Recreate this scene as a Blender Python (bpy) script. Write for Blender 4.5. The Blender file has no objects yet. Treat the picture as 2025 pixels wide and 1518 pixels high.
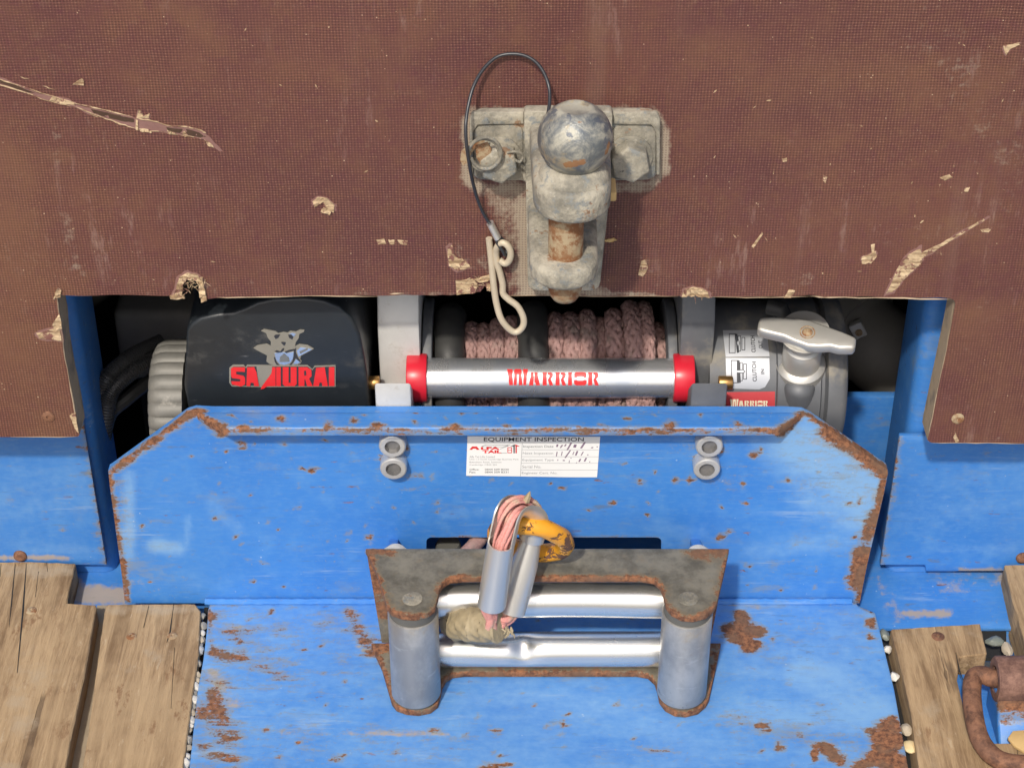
import bpy, bmesh, math, random
import numpy as np
from mathutils import Vector, Matrix
from mathutils.geometry import tessellate_polygon
random.seed(7); np.random.seed(7)
R = math.radians
S = 0.001                       # everything below is laid out in millimetres
scene = bpy.context.scene

# ------------------------------------------------------------------ camera
PITCH = R(36.0); FPX = 3800.0; W0, H0 = 2025.0, 1518.0
CAM = np.array([-31.7, -1214.0, 957.0])
DIR = np.array([0, math.cos(PITCH), -math.sin(PITCH)])
UPV = np.array([0, math.sin(PITCH), math.cos(PITCH)])
RGT = np.array([1.0, 0, 0])
cd = bpy.data.cameras.new('camera'); cam = bpy.data.objects.new('camera', cd)
scene.collection.objects.link(cam); scene.camera = cam
cam.location = CAM * S; cam.rotation_euler = (R(90) - PITCH, 0, 0)
cd.sensor_width = 36.0; cd.lens = 36.0 * FPX / W0
cd.clip_start = 0.02; cd.clip_end = 400

# ------------------------------------------------------------------ light
SUN = Vector((0.31, 1.0, -1.15)).normalized()          # direction the light travels
world = bpy.data.worlds.new('World'); scene.world = world; world.use_nodes = True
wn = world.node_tree.nodes; wl = world.node_tree.links
bg = wn['Background']; sky = wn.new('ShaderNodeTexSky')
sky.sky_type = 'NISHITA'; sky.sun_disc = False
sky.sun_elevation = math.asin(-SUN.z)
sky.sun_rotation = math.atan2(-SUN.x, -SUN.y)
sky.air_density = 1.0; sky.dust_density = 3.5; sky.ozone_density = 1.0
wl.new(sky.outputs[0], bg.inputs[0]); bg.inputs[1].default_value = 0.125
sd = bpy.data.lights.new('sun', 'SUN'); sun = bpy.data.objects.new('sun', sd)
scene.collection.objects.link(sun)
sd.energy = 2.8; sd.angle = R(2.4); sd.color = (1.0, 0.93, 0.82)
sun.rotation_euler = SUN.to_track_quat('-Z', 'Y').to_euler(); sun.location = (-0.4, -1.2, 2.0)
scene.view_settings.view_transform = 'Standard'; scene.view_settings.look = 'None'
scene.view_settings.gamma = 1.0; scene.view_settings.use_curve_mapping = False
scene.view_settings.exposure = 0.22

# ------------------------------------------------------------------ photo pixel -> place
def ray(u, v):
    d = DIR + RGT * ((u - W0/2) / FPX) + UPV * ((H0/2 - v) / FPX)
    return d
def P(u, v, Y):                 # on the upright plane y = Y
    d = ray(u, v); t = (Y - CAM[1]) / d[1]; return CAM + d * t
def PZ(u, v, Z):                # on the level plane z = Z
    d = ray(u, v); t = (Z - CAM[2]) / d[2]; return CAM + d * t
def PC(u, v, cy, cz, r):        # on a cylinder lying along x
    d = ray(u, v); oy, oz = CAM[1]-cy, CAM[2]-cz
    a = d[1]**2 + d[2]**2; b = 2*(oy*d[1] + oz*d[2]); c = oy*oy + oz*oz - r*r
    q = b*b - 4*a*c
    t = (-b - math.sqrt(max(q, 0))) / (2*a); return CAM + d * t
def PN(u, v, p0, n):            # on any plane
    d = ray(u, v); p0 = np.array(p0); n = np.array(n)
    t = np.dot(p0 - CAM, n) / np.dot(d, n); return CAM + d * t

# ------------------------------------------------------------------ objects
COL = scene.collection
BASE = {}
def setp(o, label=None, cat=None, group=None, kind=None):
    if label: o['label'] = label
    if cat: o['category'] = cat
    if group: o['group'] = group
    if kind: o['kind'] = kind
def thing(name, label=None, cat=None, base=(0, 0, 0), group=None, kind=None):
    o = bpy.data.objects.new(name, None); COL.objects.link(o)
    o.empty_display_size = 0.02
    o.location = Vector(base) * S; BASE[o.name] = np.array(base, float)
    setp(o, label, cat, group, kind); return o
def emit(name, bm, mats, parent=None, base=None, label=None, cat=None, group=None, kind=None,
         sharp=35, smooth=True, paint=None, matfn=None):
    if parent is not None: base = BASE[parent.name]
    elif base is None: base = np.zeros(3)
    base = np.array(base, float)
    me = bpy.data.meshes.new(name)
    if paint or matfn: bm.normal_update()
    co = None
    if matfn:
        for f in bm.faces: f.material_index = matfn(f)
    if paint:
        co = np.array([v.co[:] for v in bm.verts])
    off = Vector(base)
    for v in bm.verts: v.co = (v.co - off) * S
    bmesh.ops.recalc_face_normals(bm, faces=bm.faces[:])
    bm.to_mesh(me); bm.free()
    for m in (mats if isinstance(mats, (list, tuple)) else [mats]): me.materials.append(m)
    if smooth:
        for p in me.polygons: p.use_smooth = True
        me.set_sharp_from_angle(angle=R(sharp))
    if paint:
        for an, items in paint.items():
            a = me.attributes.new(an, 'FLOAT', 'POINT'); a.data.foreach_set('value', field(co, items).astype(np.float32))
    o = bpy.data.objects.new(name, me); COL.objects.link(o)
    if parent is not None: o.parent = parent
    else: o.location = Vector(base) * S
    BASE[o.name] = base
    setp(o, label, cat, group, kind); return o
def field(co, items):           # wear masks: highest of a set of strokes (points, radius, strength)
    out = np.zeros(len(co))
    for pts, r, s in items:
        pts = [np.array(p, float) for p in pts]
        if len(pts) == 1: pts = pts * 2
        for a, b in zip(pts[:-1], pts[1:]):
            ab = b - a; L = max(float(ab @ ab), 1e-9)
            t = np.clip(((co - a) @ ab) / L, 0, 1)
            d = np.linalg.norm(co - (a + t[:, None] * ab), axis=1)
            out = np.maximum(out, s * np.clip(1.25 - d / r, 0, 1))
    return out

# ------------------------------------------------------------------ shapes (millimetres)
def merge(dst, src):
    me = bpy.data.meshes.new('tmp'); src.to_mesh(me); src.free()
    dst.from_mesh(me); bpy.data.meshes.remove(me); return dst
def bevel_sharp(bm, off, seg=2, ang=25):
    if off <= 0: return bm
    bm.normal_update()
    es = [e for e in bm.edges if len(e.link_faces) == 2 and e.calc_face_angle(0) > R(ang)]
    bmesh.ops.bevel(bm, geom=es, offset=off, segments=seg, profile=0.5, affect='EDGES', clamp_overlap=True)
    return bm
def prism(poly, lo, hi, axis='y', bevel=0.0, holes=(), seg=2, ang=25):
    """poly in the plane across the axis: y->(x,z), z->(x,y), x->(y,z)"""
    def p3(p, h):
        if axis == 'y': return (p[0], h, p[1])
        if axis == 'z': return (p[0], p[1], h)
        return (h, p[0], p[1])
    bm = bmesh.new()
    if not holes:
        f = bm.faces.new([bm.verts.new(p3(p, lo)) for p in poly]); fs = [f]
    else:
        es = []
        for lp in [poly] + list(holes):
            vs = [bm.verts.new(p3(p, lo)) for p in lp]
            es += [bm.edges.new((vs[i], vs[(i+1) % len(vs)])) for i in range(len(vs))]
        nrm = {'y': (0, 1, 0), 'z': (0, 0, 1), 'x': (1, 0, 0)}[axis]
        g = bmesh.ops.triangle_fill(bm, use_beauty=True, use_dissolve=False, edges=es, normal=nrm)
        fs = bm.faces[:]
    ex = bmesh.ops.extrude_face_region(bm, geom=fs)
    d = {'y': (0, hi-lo, 0), 'z': (0, 0, hi-lo), 'x': (hi-lo, 0, 0)}[axis]
    bmesh.ops.translate(bm, vec=d, verts=[v for v in ex['geom'] if isinstance(v, bmesh.types.BMVert)])
    bmesh.ops.recalc_face_normals(bm, faces=bm.faces[:])
    return bevel_sharp(bm, bevel, seg, ang)
def box(x0, x1, y0, y1, z0, z1, bevel=0.0, seg=2):
    return prism([(x0, z0), (x1, z0), (x1, z1), (x0, z1)], y0, y1, 'y', bevel, seg=seg)
def dice(bm, axes, step):       # regular cuts so that wear masks have vertices to sit on
    for ax in axes:
        vals = [v.co[ax] for v in bm.verts]; a, b = min(vals), max(vals)
        n = int((b - a) / step)
        no = [0, 0, 0]; no[ax] = 1
        for i in range(1, n):
            c = [0, 0, 0]; c[ax] = a + (b - a) * i / n
            bmesh.ops.bisect_plane(bm, geom=bm.verts[:] + bm.edges[:] + bm.faces[:], plane_co=c, plane_no=no, dist=1e-4)
    return bm
def frame_of(a):
    a = Vector(a).normalized(); h = Vector((0, 0, 1)) if abs(a.z) < 0.9 else Vector((1, 0, 0))
    b = a.cross(h).normalized(); return a, b, a.cross(b).normalized()
def lathe(c, axis, prof, n=32, fn=None):   # prof: (distance along axis, radius)
    a, b, d = frame_of(axis); c = Vector(c); bm = bmesh.new(); rings = []
    for h, r in prof:
        if r < 1e-6: rings.append([bm.verts.new(c + a*h)])
        else:
            rg = []
            for k in range(n):
                t = 2*math.pi*k/n; rr = r * (fn(t, h) if fn else 1)
                rg.append(bm.verts.new(c + a*h + (b*math.cos(t) + d*math.sin(t))*rr))
            rings.append(rg)
    for p, q in zip(rings[:-1], rings[1:]):
        for k in range(n):
            k2 = (k+1) % n
            if len(p) == 1 and len(q) == 1: continue
            if len(p) == 1: bm.faces.new((p[0], q[k], q[k2]))
            elif len(q) == 1: bm.faces.new((p[k], p[k2], q[0]))
            else: bm.faces.new((p[k], p[k2], q[k2], q[k]))
    if len(rings[0]) > 1: bm.faces.new(rings[0])
    if len(rings[-1]) > 1: bm.faces.new(rings[-1])
    bmesh.ops.recalc_face_normals(bm, faces=bm.faces[:]); return bm
def cyl(c, axis, r, h0, h1, n=32, ch=0.0):
    if ch > 0: pr = [(h0, r-ch), (h0+ch*.3, r-ch*.3), (h0+ch, r), (h1-ch, r), (h1-ch*.3, r-ch*.3), (h1, r-ch)]
    else: pr = [(h0, r), (h1, r)]
    return lathe(c, axis, pr, n)
def catmull(pts, n=6, closed=False):
    pts = [np.array(p, float) for p in pts]; out = []; m = len(pts)
    rng = range(m) if closed else range(m-1)
    for i in rng:
        if closed: p0, p1, p2, p3 = pts[(i-1) % m], pts[i], pts[(i+1) % m], pts[(i+2) % m]
        else: p0, p1, p2, p3 = pts[max(i-1, 0)], pts[i], pts[i+1], pts[min(i+2, m-1)]
        for k in range(n):
            t = k/n
            out.append(.5*((2*p1) + (-p0+p2)*t + (2*p0-5*p1+4*p2-p3)*t*t + (-p0+3*p1-3*p2+p3)*t**3))
    if not closed: out.append(pts[-1])
    return out
def tube(path, r, sides=10, closed=False, cap=True, fn=None, scl=None):
    path = [Vector(p) for p in path]; m = len(path); bm = bmesh.new(); rings = []
    up = None
    for i, p in enumerate(path):
        if closed: tg = (path[(i+1) % m] - path[i-1]).normalized()
        else: tg = (path[min(i+1, m-1)] - path[max(i-1, 0)]).normalized()
        if up is None: _, up, _ = frame_of(tg)
        up = (up - tg*up.dot(tg)).normalized(); sd_ = tg.cross(up)
        rr = r[i] if hasattr(r, '__len__') else r
        rg = []
        for k in range(sides):
            t = 2*math.pi*k/sides; q = rr * (fn(i, t) if fn else 1)
            a2, b2 = (scl if scl else (1, 1))
            rg.append(bm.verts.new(p + (up*math.cos(t)*a2 + sd_*math.sin(t)*b2)*q))
        rings.append(rg)
    for i in range(m if closed else m-1):
        p, q = rings[i], rings[(i+1) % m]
        for k in range(sides): bm.faces.new((p[k], p[(k+1) % sides], q[(k+1) % sides], q[k]))
    if not closed and cap: bm.faces.new(rings[0]); bm.faces.new(rings[-1])
    bmesh.ops.recalc_face_normals(bm, faces=bm.faces[:]); return bm
def sheet(polys, fn, cut=None, thick=None):
    """flat print / plates: list of 2-d polygons in photo pixels mapped by fn; cut = row height for curved surfaces"""
    bm = bmesh.new()
    for poly in polys:
        b = bmesh.new(); vs = [b.verts.new((p[0], p[1], 0)) for p in poly]
        for tri in tessellate_polygon([[Vector((p[0], p[1], 0)) for p in poly]]):
            try: b.faces.new([vs[i] for i in tri])
            except ValueError: pass
        merge(bm, b)
    if cut: dice(bm, (1,), cut)
    for v in bm.verts: v.co = Vector(fn(v.co.x, v.co.y))
    return bm
def thicken(bm, vec):
    ex = bmesh.ops.extrude_face_region(bm, geom=bm.faces[:])
    bmesh.ops.translate(bm, vec=vec, verts=[v for v in ex['geom'] if isinstance(v, bmesh.types.BMVert)])
    bmesh.ops.recalc_face_normals(bm, faces=bm.faces[:]); return bm
def text_bm(body, quad, fn, bold=0.0, cut=None):
    """quad: photo pixels of the top-left, top-right, bottom-right, bottom-left corner of the words"""
    cu = bpy.data.curves.new('t', 'FONT'); cu.body = body; cu.offset = bold; cu.resolution_u = 3
    ob = bpy.data.objects.new('t', cu); COL.objects.link(ob)
    dg = bpy.context.evaluated_depsgraph_get(); dg.update()
    me = bpy.data.meshes.new_from_object(ob.evaluated_get(dg))
    bm = bmesh.new(); bm.from_mesh(me); bpy.data.objects.remove(ob); bpy.data.meshes.remove(me)
    xs = [v.co.x for v in bm.verts]; ys = [v.co.y for v in bm.verts]
    x0, x1, y0, y1 = min(xs), max(xs), min(ys), max(ys)
    q = [np.array(c, float) for c in quad]
    for v in bm.verts:
        s = (v.co.x-x0)/(x1-x0); t = 1-(v.co.y-y0)/(y1-y0)
        p = (q[0]*(1-s)+q[1]*s)*(1-t) + (q[3]*(1-s)+q[2]*s)*t
        v.co = Vector((p[0], p[1], 0))
    if cut: dice(bm, (1,), cut)
    for v in bm.verts: v.co = Vector(fn(v.co.x, v.co.y))
    return bm
def jag(poly, amp, n=3, closed=True):      # split edges and jitter: torn outlines
    out = []; m = len(poly)
    for i in range(m if closed else m-1):
        a = np.array(poly[i], float); b = np.array(poly[(i+1) % m], float)
        out.append(a)
        for k in range(1, n+1):
            out.append(a + (b-a)*k/(n+1) + np.random.uniform(-amp, amp, 2))
    if not closed: out.append(np.array(poly[-1], float))
    return out
def hexhead(c, axis, af, h0, h1, ch=1.2):
    r = af/math.sqrt(3)
    bm = lathe(c, axis, [(h0, r), (h1-ch, r), (h1, r*0.86)], 6); return bm
def rounded(poly, r, n=4):       # round the corners of a 2-d polygon
    out = []; m = len(poly); poly = [np.array(p[:2], float) for p in poly]
    rs = r if hasattr(r, '__len__') else [r]*m
    for i in range(m):
        p, a, b = poly[i], poly[i-1], poly[(i+1) % m]
        if rs[i] <= 0: out.append(p); continue
        da, db = (a-p), (b-p); la, lb = np.linalg.norm(da), np.linalg.norm(db)
        k = min(rs[i], la*.48, lb*.48); A = p+da/la*k; B = p+db/lb*k
        for j in range(n+1):
            t = j/n; out.append(A*(1-t)**2 + p*2*t*(1-t) + B*t*t)
    return out

# ------------------------------------------------------------------ materials
class M:
    def __init__(s, name, rough=0.5, metal=0.0, spec=0.5):
        s.m = bpy.data.materials.new(name); s.m.use_nodes = True; s.t = s.m.node_tree
        s.b = s.t.nodes['Principled BSDF']; s.b.inputs['Roughness'].default_value = rough
        s.b.inputs['Metallic'].default_value = metal; s.b.inputs['Specular IOR Level'].default_value = spec
        s.co = s.t.nodes.new('ShaderNodeTexCoord').outputs['Object']
    def node(s, typ, ins=None, **kw):
        n = s.t.nodes.new(typ)
        for k, v in kw.items(): setattr(n, k, v)
        for k, v in (ins or {}).items():
            if isinstance(v, bpy.types.NodeSocket): s.t.links.new(v, n.inputs[k])
            else: n.inputs[k].default_value = v
        return n
    def vec(s, sc):
        return s.node('ShaderNodeMapping', {0: s.co, 3: sc}).outputs[0]
    def noise(s, scale, detail=5, rough=0.55, dist=0.0, vec=None):
        return s.node('ShaderNodeTexNoise', {'Vector': vec or s.co, 'Scale': scale, 'Detail': min(detail, 5), 'Roughness': rough, 'Distortion': dist}).outputs[0]
    def nz(s, scale, amp, detail=7, rough=.65, vec=None):
        return s.math('MULTIPLY', s.math('SUBTRACT', s.noise(scale, detail, rough, 0, vec), .5), amp)
    def voro(s, scale, vec=None, feature='F1'):
        return s.node('ShaderNodeTexVoronoi', {'Vector': vec or s.co, 'Scale': scale}, feature=feature).outputs['Distance']
    def math(s, op, a, b=0.0, c=0.0, clamp=False):
        n = s.node('ShaderNodeMath', {0: a, 1: b, 2: c}, operation=op); n.use_clamp = clamp; return n.outputs[0]
    def ramp(s, f, lo, hi):      # smooth 0..1
        return s.node('ShaderNodeMapRange', {0: f, 1: lo, 2: hi, 3: 0.0, 4: 1.0}, interpolation_type='SMOOTHSTEP').outputs[0]
    def mix(s, f, a, b):
        n = s.node('ShaderNodeMix', data_type='RGBA')
        for i, v in ((0, f), (6, a), (7, b)):
            if isinstance(v, bpy.types.NodeSocket): s.t.links.new(v, n.inputs[i])
            elif i == 0: n.inputs[i].default_value = v
            else: n.inputs[i].default_value = (*v, 1)
        return n.outputs[2]
    def lerp(s, f, a, b):
        n = s.node('ShaderNodeMix', {0: f, 2: a, 3: b}, data_type='FLOAT'); return n.outputs[0]
    def attr(s, name):
        return s.node('ShaderNodeAttribute', attribute_name=name).outputs['Fac']
    def sep(s):
        return s.node('ShaderNodeSeparateXYZ', {0: s.co}).outputs
    def set(s, col=None, rough=None, metal=None, height=None, bdist=0.0005, bstr=1.0):
        def put(k, v):
            if v is None: return
            if isinstance(v, bpy.types.NodeSocket): s.t.links.new(v, s.b.inputs[k])
            elif k == 'Base Color': s.b.inputs[k].default_value = (*v, 1)
            else: s.b.inputs[k].default_value = v
        put('Base Color', col); put('Roughness', rough); put('Metallic', metal)
        if height is not None:
            bn = s.node('ShaderNodeBump', {'Height': height, 'Distance': bdist, 'Strength': bstr}).outputs[0]
            s.t.links.new(bn, s.b.inputs['Normal'])
        return s.m

def rust_colour(g):
    a = g.mix(g.ramp(g.noise(230, 7, .7), .36, .64), (.09, .038, .022), (.29, .125, .058))
    return g.mix(g.math('MULTIPLY', g.ramp(g.noise(60, 5), .44, .60), .7), a, (.15, .088, .055))
def mat_blue():
    g = M('blue_paint', spec=0.5)
    big = g.noise(9, 4); fine = g.noise(55, 6, .6); an = g.vec((.32, 1.0, 1.1))
    base = g.mix(g.ramp(big, .3, .7), (.036, .180, .54), (.050, .215, .58))
    base = g.mix(g.math('MULTIPLY', g.ramp(fine, .46, .72), .30), base, (.11, .29, .58))
    base = g.mix(g.math('MULTIPLY', g.ramp(g.noise(330, 5, .7, 0, an), .46, .68), .22), base, (.16, .31, .52))
    base = g.mix(g.math('MULTIPLY', g.ramp(g.noise(210, 5, .75, 0, an), .56, .70), .20), base, (.03, .10, .28))
    fm = g.ramp(g.math('ADD', g.attr('fade_sheen'), g.math('ADD', g.nz(30, .9, 7, .65, an), g.nz(120, .5, 4, .6))), .15, 1.05)
    base = g.mix(g.math('MULTIPLY', fm, .80), base, (.215, .395, .62))
    st = g.noise(60, 6, .72, 0, g.vec((0.12, 1.0, 2.2)))
    sm = g.math('MULTIPLY', g.ramp(st, .56, .66), g.ramp(g.noise(16, 4), .44, .62))
    base = g.mix(g.math('MULTIPLY', sm, .42), base, (.30, .42, .58))
    dk = g.math('MULTIPLY', g.ramp(g.noise(95, 7, .72, 0, g.vec((0.3, 1.0, 1.3))), .59, .67), g.ramp(g.noise(26, 4), .48, .62))
    base = g.mix(g.math('MULTIPLY', dk, .55), base, (.13, .15, .16))
    sp = g.math('MULTIPLY', g.math('SUBTRACT', 1.0, g.ramp(g.voro(150), .07, .16)), g.ramp(g.noise(37, 2), .60, .68))
    base = g.mix(g.math('MULTIPLY', sp, .6), base, (.42, .50, .60))
    dm = g.ramp(g.math('ADD', g.attr('dust'), g.math('ADD', g.nz(55, 1.5), g.nz(260, .5))), .35, .80)
    base = g.mix(g.math('MULTIPLY', dm, .85), base, (.36, .29, .21))
    v = g.math('ADD', g.attr('rust'), g.math('ADD', g.nz(130, 1.9, 9, .70, an), g.nz(420, .7, 4)))
    spk = g.math('MULTIPLY', g.ramp(g.noise(150, 6, .6, 0, an), .64, .70), g.ramp(g.noise(20, 3), .44, .60))
    halo = g.ramp(v, .18, .62); rm = g.math('MAXIMUM', g.ramp(v, .53, .74), g.math('MULTIPLY', spk, .85))
    base = g.mix(g.math('MULTIPLY', halo, .62), base, (.245, .235, .175))
    gr = g.math('MULTIPLY', g.ramp(g.noise(42, 5, .7, 0, g.vec((.4, 1, 1))), .54, .70), g.ramp(g.noise(7, 3), .40, .62))
    base = g.mix(g.math('MULTIPLY', gr, .55), base, (.22, .25, .24))
    sct = g.math('MULTIPLY', g.ramp(g.noise(190, 5, .7, .3, g.vec((.10, 1.0, 1.0))), .60, .68), g.ramp(g.noise(13, 3), .40, .58))
    base = g.mix(g.math('MULTIPLY', sct, .38), base, (.10, .16, .22))
    fk = g.math('MULTIPLY', g.ramp(g.noise(260, 5, .7), .60, .66), g.ramp(g.noise(15, 4), .46, .62))
    base = g.mix(g.math('MULTIPLY', fk, .50), base, (.27, .26, .21))
    base = g.mix(rm, base, rust_colour(g))
    rough = g.lerp(rm, g.lerp(dm, g.lerp(fine, .32, .58), .8), .9)
    h = g.math('ADD', g.math('MULTIPLY', rm, g.math('SUBTRACT', g.noise(320, 5), 1.1)), g.math('MULTIPLY', g.noise(14, 2), .5))
    return g.set(base, rough, 0.0, h, .0005, .7)
def mat_rustplate():             # bare grey-green steel that rusts from its edges
    g = M('rusty_plated_steel')
    base = g.mix(g.ramp(g.noise(45, 8, .7), .32, .68), (.135, .125, .098), (.29, .27, .215))
    base = g.mix(g.math('MULTIPLY', g.ramp(g.noise(110, 6), .55, .75), .6), base, (.27, .22, .15))
    v = g.math('ADD', g.attr('rust'), g.math('ADD', g.nz(90, 1.9, 9, .7), g.nz(380, .7, 4)))
    halo = g.ramp(v, .15, .6); rm = g.ramp(v, .48, .68)
    base = g.mix(g.math('MULTIPLY', halo, .6), base, (.26, .20, .12)); base = g.mix(rm, base, rust_colour(g))
    return g.set(base, g.lerp(rm, .5, .92), g.lerp(rm, .45, 0.0), g.noise(300, 6), .0004, .6)
def mat_rust(name='old_rust', c1=(.085, .04, .026), c2=(.26, .125, .07)):
    g = M(name)
    a = g.mix(g.ramp(g.noise(110, 9, .75), .32, .68), c1, c2); a = g.mix(g.ramp(g.noise(25, 3), .5, .7), a, (.21, .105, .065))
    return g.set(a, .78, .15, g.noise(420, 6), .0004, .6)
def mat_metal(name, c1, c2, rough=(.15, .35), metal=1.0, sc=60, stretch=(1, 1, 1), bump=.2, dirt=None, dirtlv=(.58, .72)):
    g = M(name)
    n = g.noise(sc, 6, .6, 0, g.vec(stretch))
    col = g.mix(n, c1, c2); rg = g.lerp(n, *rough); mt = metal
    if dirt:
        d = g.ramp(g.noise(sc*.55, 7, .65), *dirtlv)
        col = g.mix(d, col, dirt); rg = g.lerp(d, rg, .8); mt = g.lerp(d, metal, 0.0)
    return g.set(col, rg, mt, g.noise(sc*5, 4), .0003, bump)
def mat_plain(name, c1, c2, rough=.6, sc=80, bump=.3, metal=0.0, bd=.0004, spec=.5):
    g = M(name, spec=spec)
    return g.set(g.mix(g.noise(sc, 6, .6), c1, c2), g.lerp(g.noise(sc*.4, 3), rough*.85, min(1, rough*1.15)), metal, g.noise(sc*4, 4), bd, bump)
def mat_board():
    g = M('brown_film_plywood', spec=0.35)
    x, y, z = g.sep()
    w1 = g.math('ADD', g.nz(50, .0016, 3), g.nz(9, .004, 2)); w2 = g.math('ADD', g.nz(46, .0016, 3, .6, g.vec((1, 1, 1.3))), g.nz(8, .004, 2))
    sx = g.math('SINE', g.math('MULTIPLY', g.math('ADD', x, w1), 2*math.pi/.00222)); sz = g.math('SINE', g.math('MULTIPLY', g.math('ADD', z, w2), 2*math.pi/.00208))
    w = g.math('MAXIMUM', sx, sz)
    dash = g.math('MULTIPLY', g.ramp(sz, .25, .85), g.ramp(sx, -.15, .6))      # thread crowns
    n1 = g.noise(7, 6, .65); n2 = g.noise(42, 7, .7)
    base = g.mix(g.ramp(n1, .36, .62), (.108, .040, .037), (.130, .051, .040))
    base = g.mix(g.math('MULTIPLY', g.ramp(n2, .42, .66), .42), base, (.158, .074, .040))
    base = g.mix(g.math('MULTIPLY', g.ramp(g.noise(150, 4), .5, .7), .4), base, (.105, .030, .042))
    wearm = g.ramp(g.math('ADD', g.attr('wear'), g.nz(20, 2.0)), .2, 1.0)
    base = g.mix(g.math('MULTIPLY', wearm, .42), base, (.185, .095, .050))
    worn = g.lerp(g.ramp(g.math('ADD', g.noise(5, 5, .6), g.nz(40, .5, 5)), .40, .66), 1.0, .38)
    run = g.math('MULTIPLY', g.ramp(g.noise(26, 5, .65, 0, g.vec((1.0, 1.0, .06))), .54, .70), g.ramp(g.noise(4, 3), .44, .62))
    base = g.mix(g.math('MULTIPLY', run, .30), base, (.21, .135, .105))
    base = g.mix(g.math('MULTIPLY', g.ramp(g.noise(120, 5, .75), .54, .70), .35), base, (.20, .12, .085))
    base = g.mix(g.math('MULTIPLY', g.math('MULTIPLY', g.ramp(w, .35, -.55), worn), .70), base, (.036, .014, .014))
    tw = g.math('MULTIPLY', dash, g.ramp(g.noise(330, 4, .7), .38, .66))
    base = g.mix(g.math('MULTIPLY', g.math('MULTIPLY', tw, worn), .72), base, (.33, .19, .125))
    fl = g.math('MULTIPLY', g.math('SUBTRACT', 1.0, g.ramp(g.voro(230), .08, .14)), g.ramp(g.noise(90, 4), .57, .63))
    base = g.mix(fl, base, (.50, .38, .25))
    sc = g.math('MULTIPLY', g.ramp(g.noise(75, 7, .75, 0, g.vec((1.0, 1.0, .22))), .54, .68), g.ramp(g.noise(9, 4), .48, .66))
    base = g.mix(g.math('MULTIPLY', sc, .40), base, (.34, .24, .20))
    v = g.math('ADD', g.attr('dust'), g.math('ADD', g.nz(45, 1.5, 8, .72), g.nz(240, 1.0, 5)))
    dm = g.math('MULTIPLY', g.ramp(v, .40, 1.0), g.lerp(g.ramp(w, -.6, .7), .62, 1.0))
    base = g.mix(g.math('MULTIPLY', dm, .92), base, (.34, .285, .215))
    h = g.math('ADD', g.math('MULTIPLY', w, .5), g.math('MULTIPLY', g.noise(600, 3), .3))
    return g.set(base, g.lerp(dm, g.lerp(n2, .40, .6), .9), 0, h, .00040, .6)
def mat_plyedge():
    g = M('plywood_edge')
    y = g.node('ShaderNodeTexWave', {'Vector': g.vec((.05, 1, .05)), 'Scale': 160, 'Distortion': 2.0, 'Detail': 3}, bands_direction='Y').outputs[1]
    c = g.mix(y, (.30, .22, .14), (.46, .36, .25)); c = g.mix(g.ramp(g.noise(60, 5), .5, .75), c, (.20, .165, .13))
    return g.set(c, .9, 0, g.noise(260, 6), .0008, .8)
def mat_splinter():
    g = M('splintered_wood')
    n = g.noise(90, 6, .7, 0, g.vec((.35, 1, 3.0)))
    c = g.mix(g.ramp(n, .36, .64), (.24, .155, .085), (.60, .46, .29)); c = g.mix(g.ramp(g.noise(110, 7, .72), .52, .60), c, (.17, .075, .06))
    return g.set(c, .92, 0, n, .0012, .9)
def mat_wood():
    g = M('weathered_plank', spec=.25)
    gr = g.noise(95, 9, .75, .3, g.vec((1.0, .075, 1.0))); gr2 = g.noise(420, 5, .7, 0, g.vec((1.0, .06, 1.0)))
    c = g.mix(g.ramp(gr, .30, .68), (.17, .105, .055), (.43, .300, .170)); c = g.mix(g.math('MULTIPLY', g.ramp(gr2, .52, .68), .5), c, (.15, .09, .05))
    c = g.mix(g.math('MULTIPLY', g.ramp(g.noise(14, 6), .40, .68), .7), c, (.38, .27, .155))
    bl = g.math('MULTIPLY', g.ramp(g.noise(60, 7, .72, 0, g.vec((1.0, .45, 1.0))), .56, .66), g.ramp(g.noise(17, 4), .42, .6))
    c = g.mix(g.math('MULTIPLY', bl, .65), c, (.16, .075, .035))
    lt = g.ramp(g.noise(140, 6, .7, 0, g.vec((1, .25, 1))), .60, .70); c = g.mix(g.math('MULTIPLY', lt, .4), c, (.52, .42, .29))
    crack = g.math('MULTIPLY', g.ramp(g.noise(60, 4, .6, .2, g.vec((1.0, .02, 1.0))), .63, .648), g.ramp(g.noise(11, 3), .50, .60))
    c = g.mix(g.math('MULTIPLY', crack, .6), c, (.07, .045, .03))
    d = g.ramp(g.math('ADD', g.attr('dust'), g.nz(50, 1.9)), .30, .95)
    c = g.mix(g.math('MULTIPLY', d, .7), c, (.37, .295, .205))
    h = g.math('SUBTRACT', g.math('ADD', gr, g.math('MULTIPLY', gr2, .5)), g.math('MULTIPLY', crack, 1.2))
    return g.set(c, .85, 0, h, .0013, .75)
def mat_hitch(name='dusty_galvanised_steel', k=1.0):
    g = M(name)
    c = g.mix(g.ramp(g.noise(40, 8, .72), .32, .66), tuple(k*q for q in (.175, .165, .135)), tuple(k*q for q in (.43, .395, .315)))
    c = g.mix(g.math('MULTIPLY', g.ramp(g.noise(90, 8, .75), .52, .64), .8), c, (.20*k, .22*k, .225*k))
    c = g.mix(g.math('MULTIPLY', g.ramp(g.noise(210, 5, .7), .60, .68), .6), c, (.50*k, .46*k, .38*k))
    ru = g.ramp(g.noise(42, 9, .75), .61, .66); c = g.mix(g.math('MULTIPLY', ru, .75), c, (.25, .125, .055))
    pitm = g.ramp(g.noise(130, 4), .68, .72); c = g.mix(g.math('MULTIPLY', pitm, .7), c, (.05, .045, .04))
    return g.set(c, .74, .12, g.math('ADD', g.noise(120, 9, .75), g.noise(420, 5)), .0011, .75)
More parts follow.
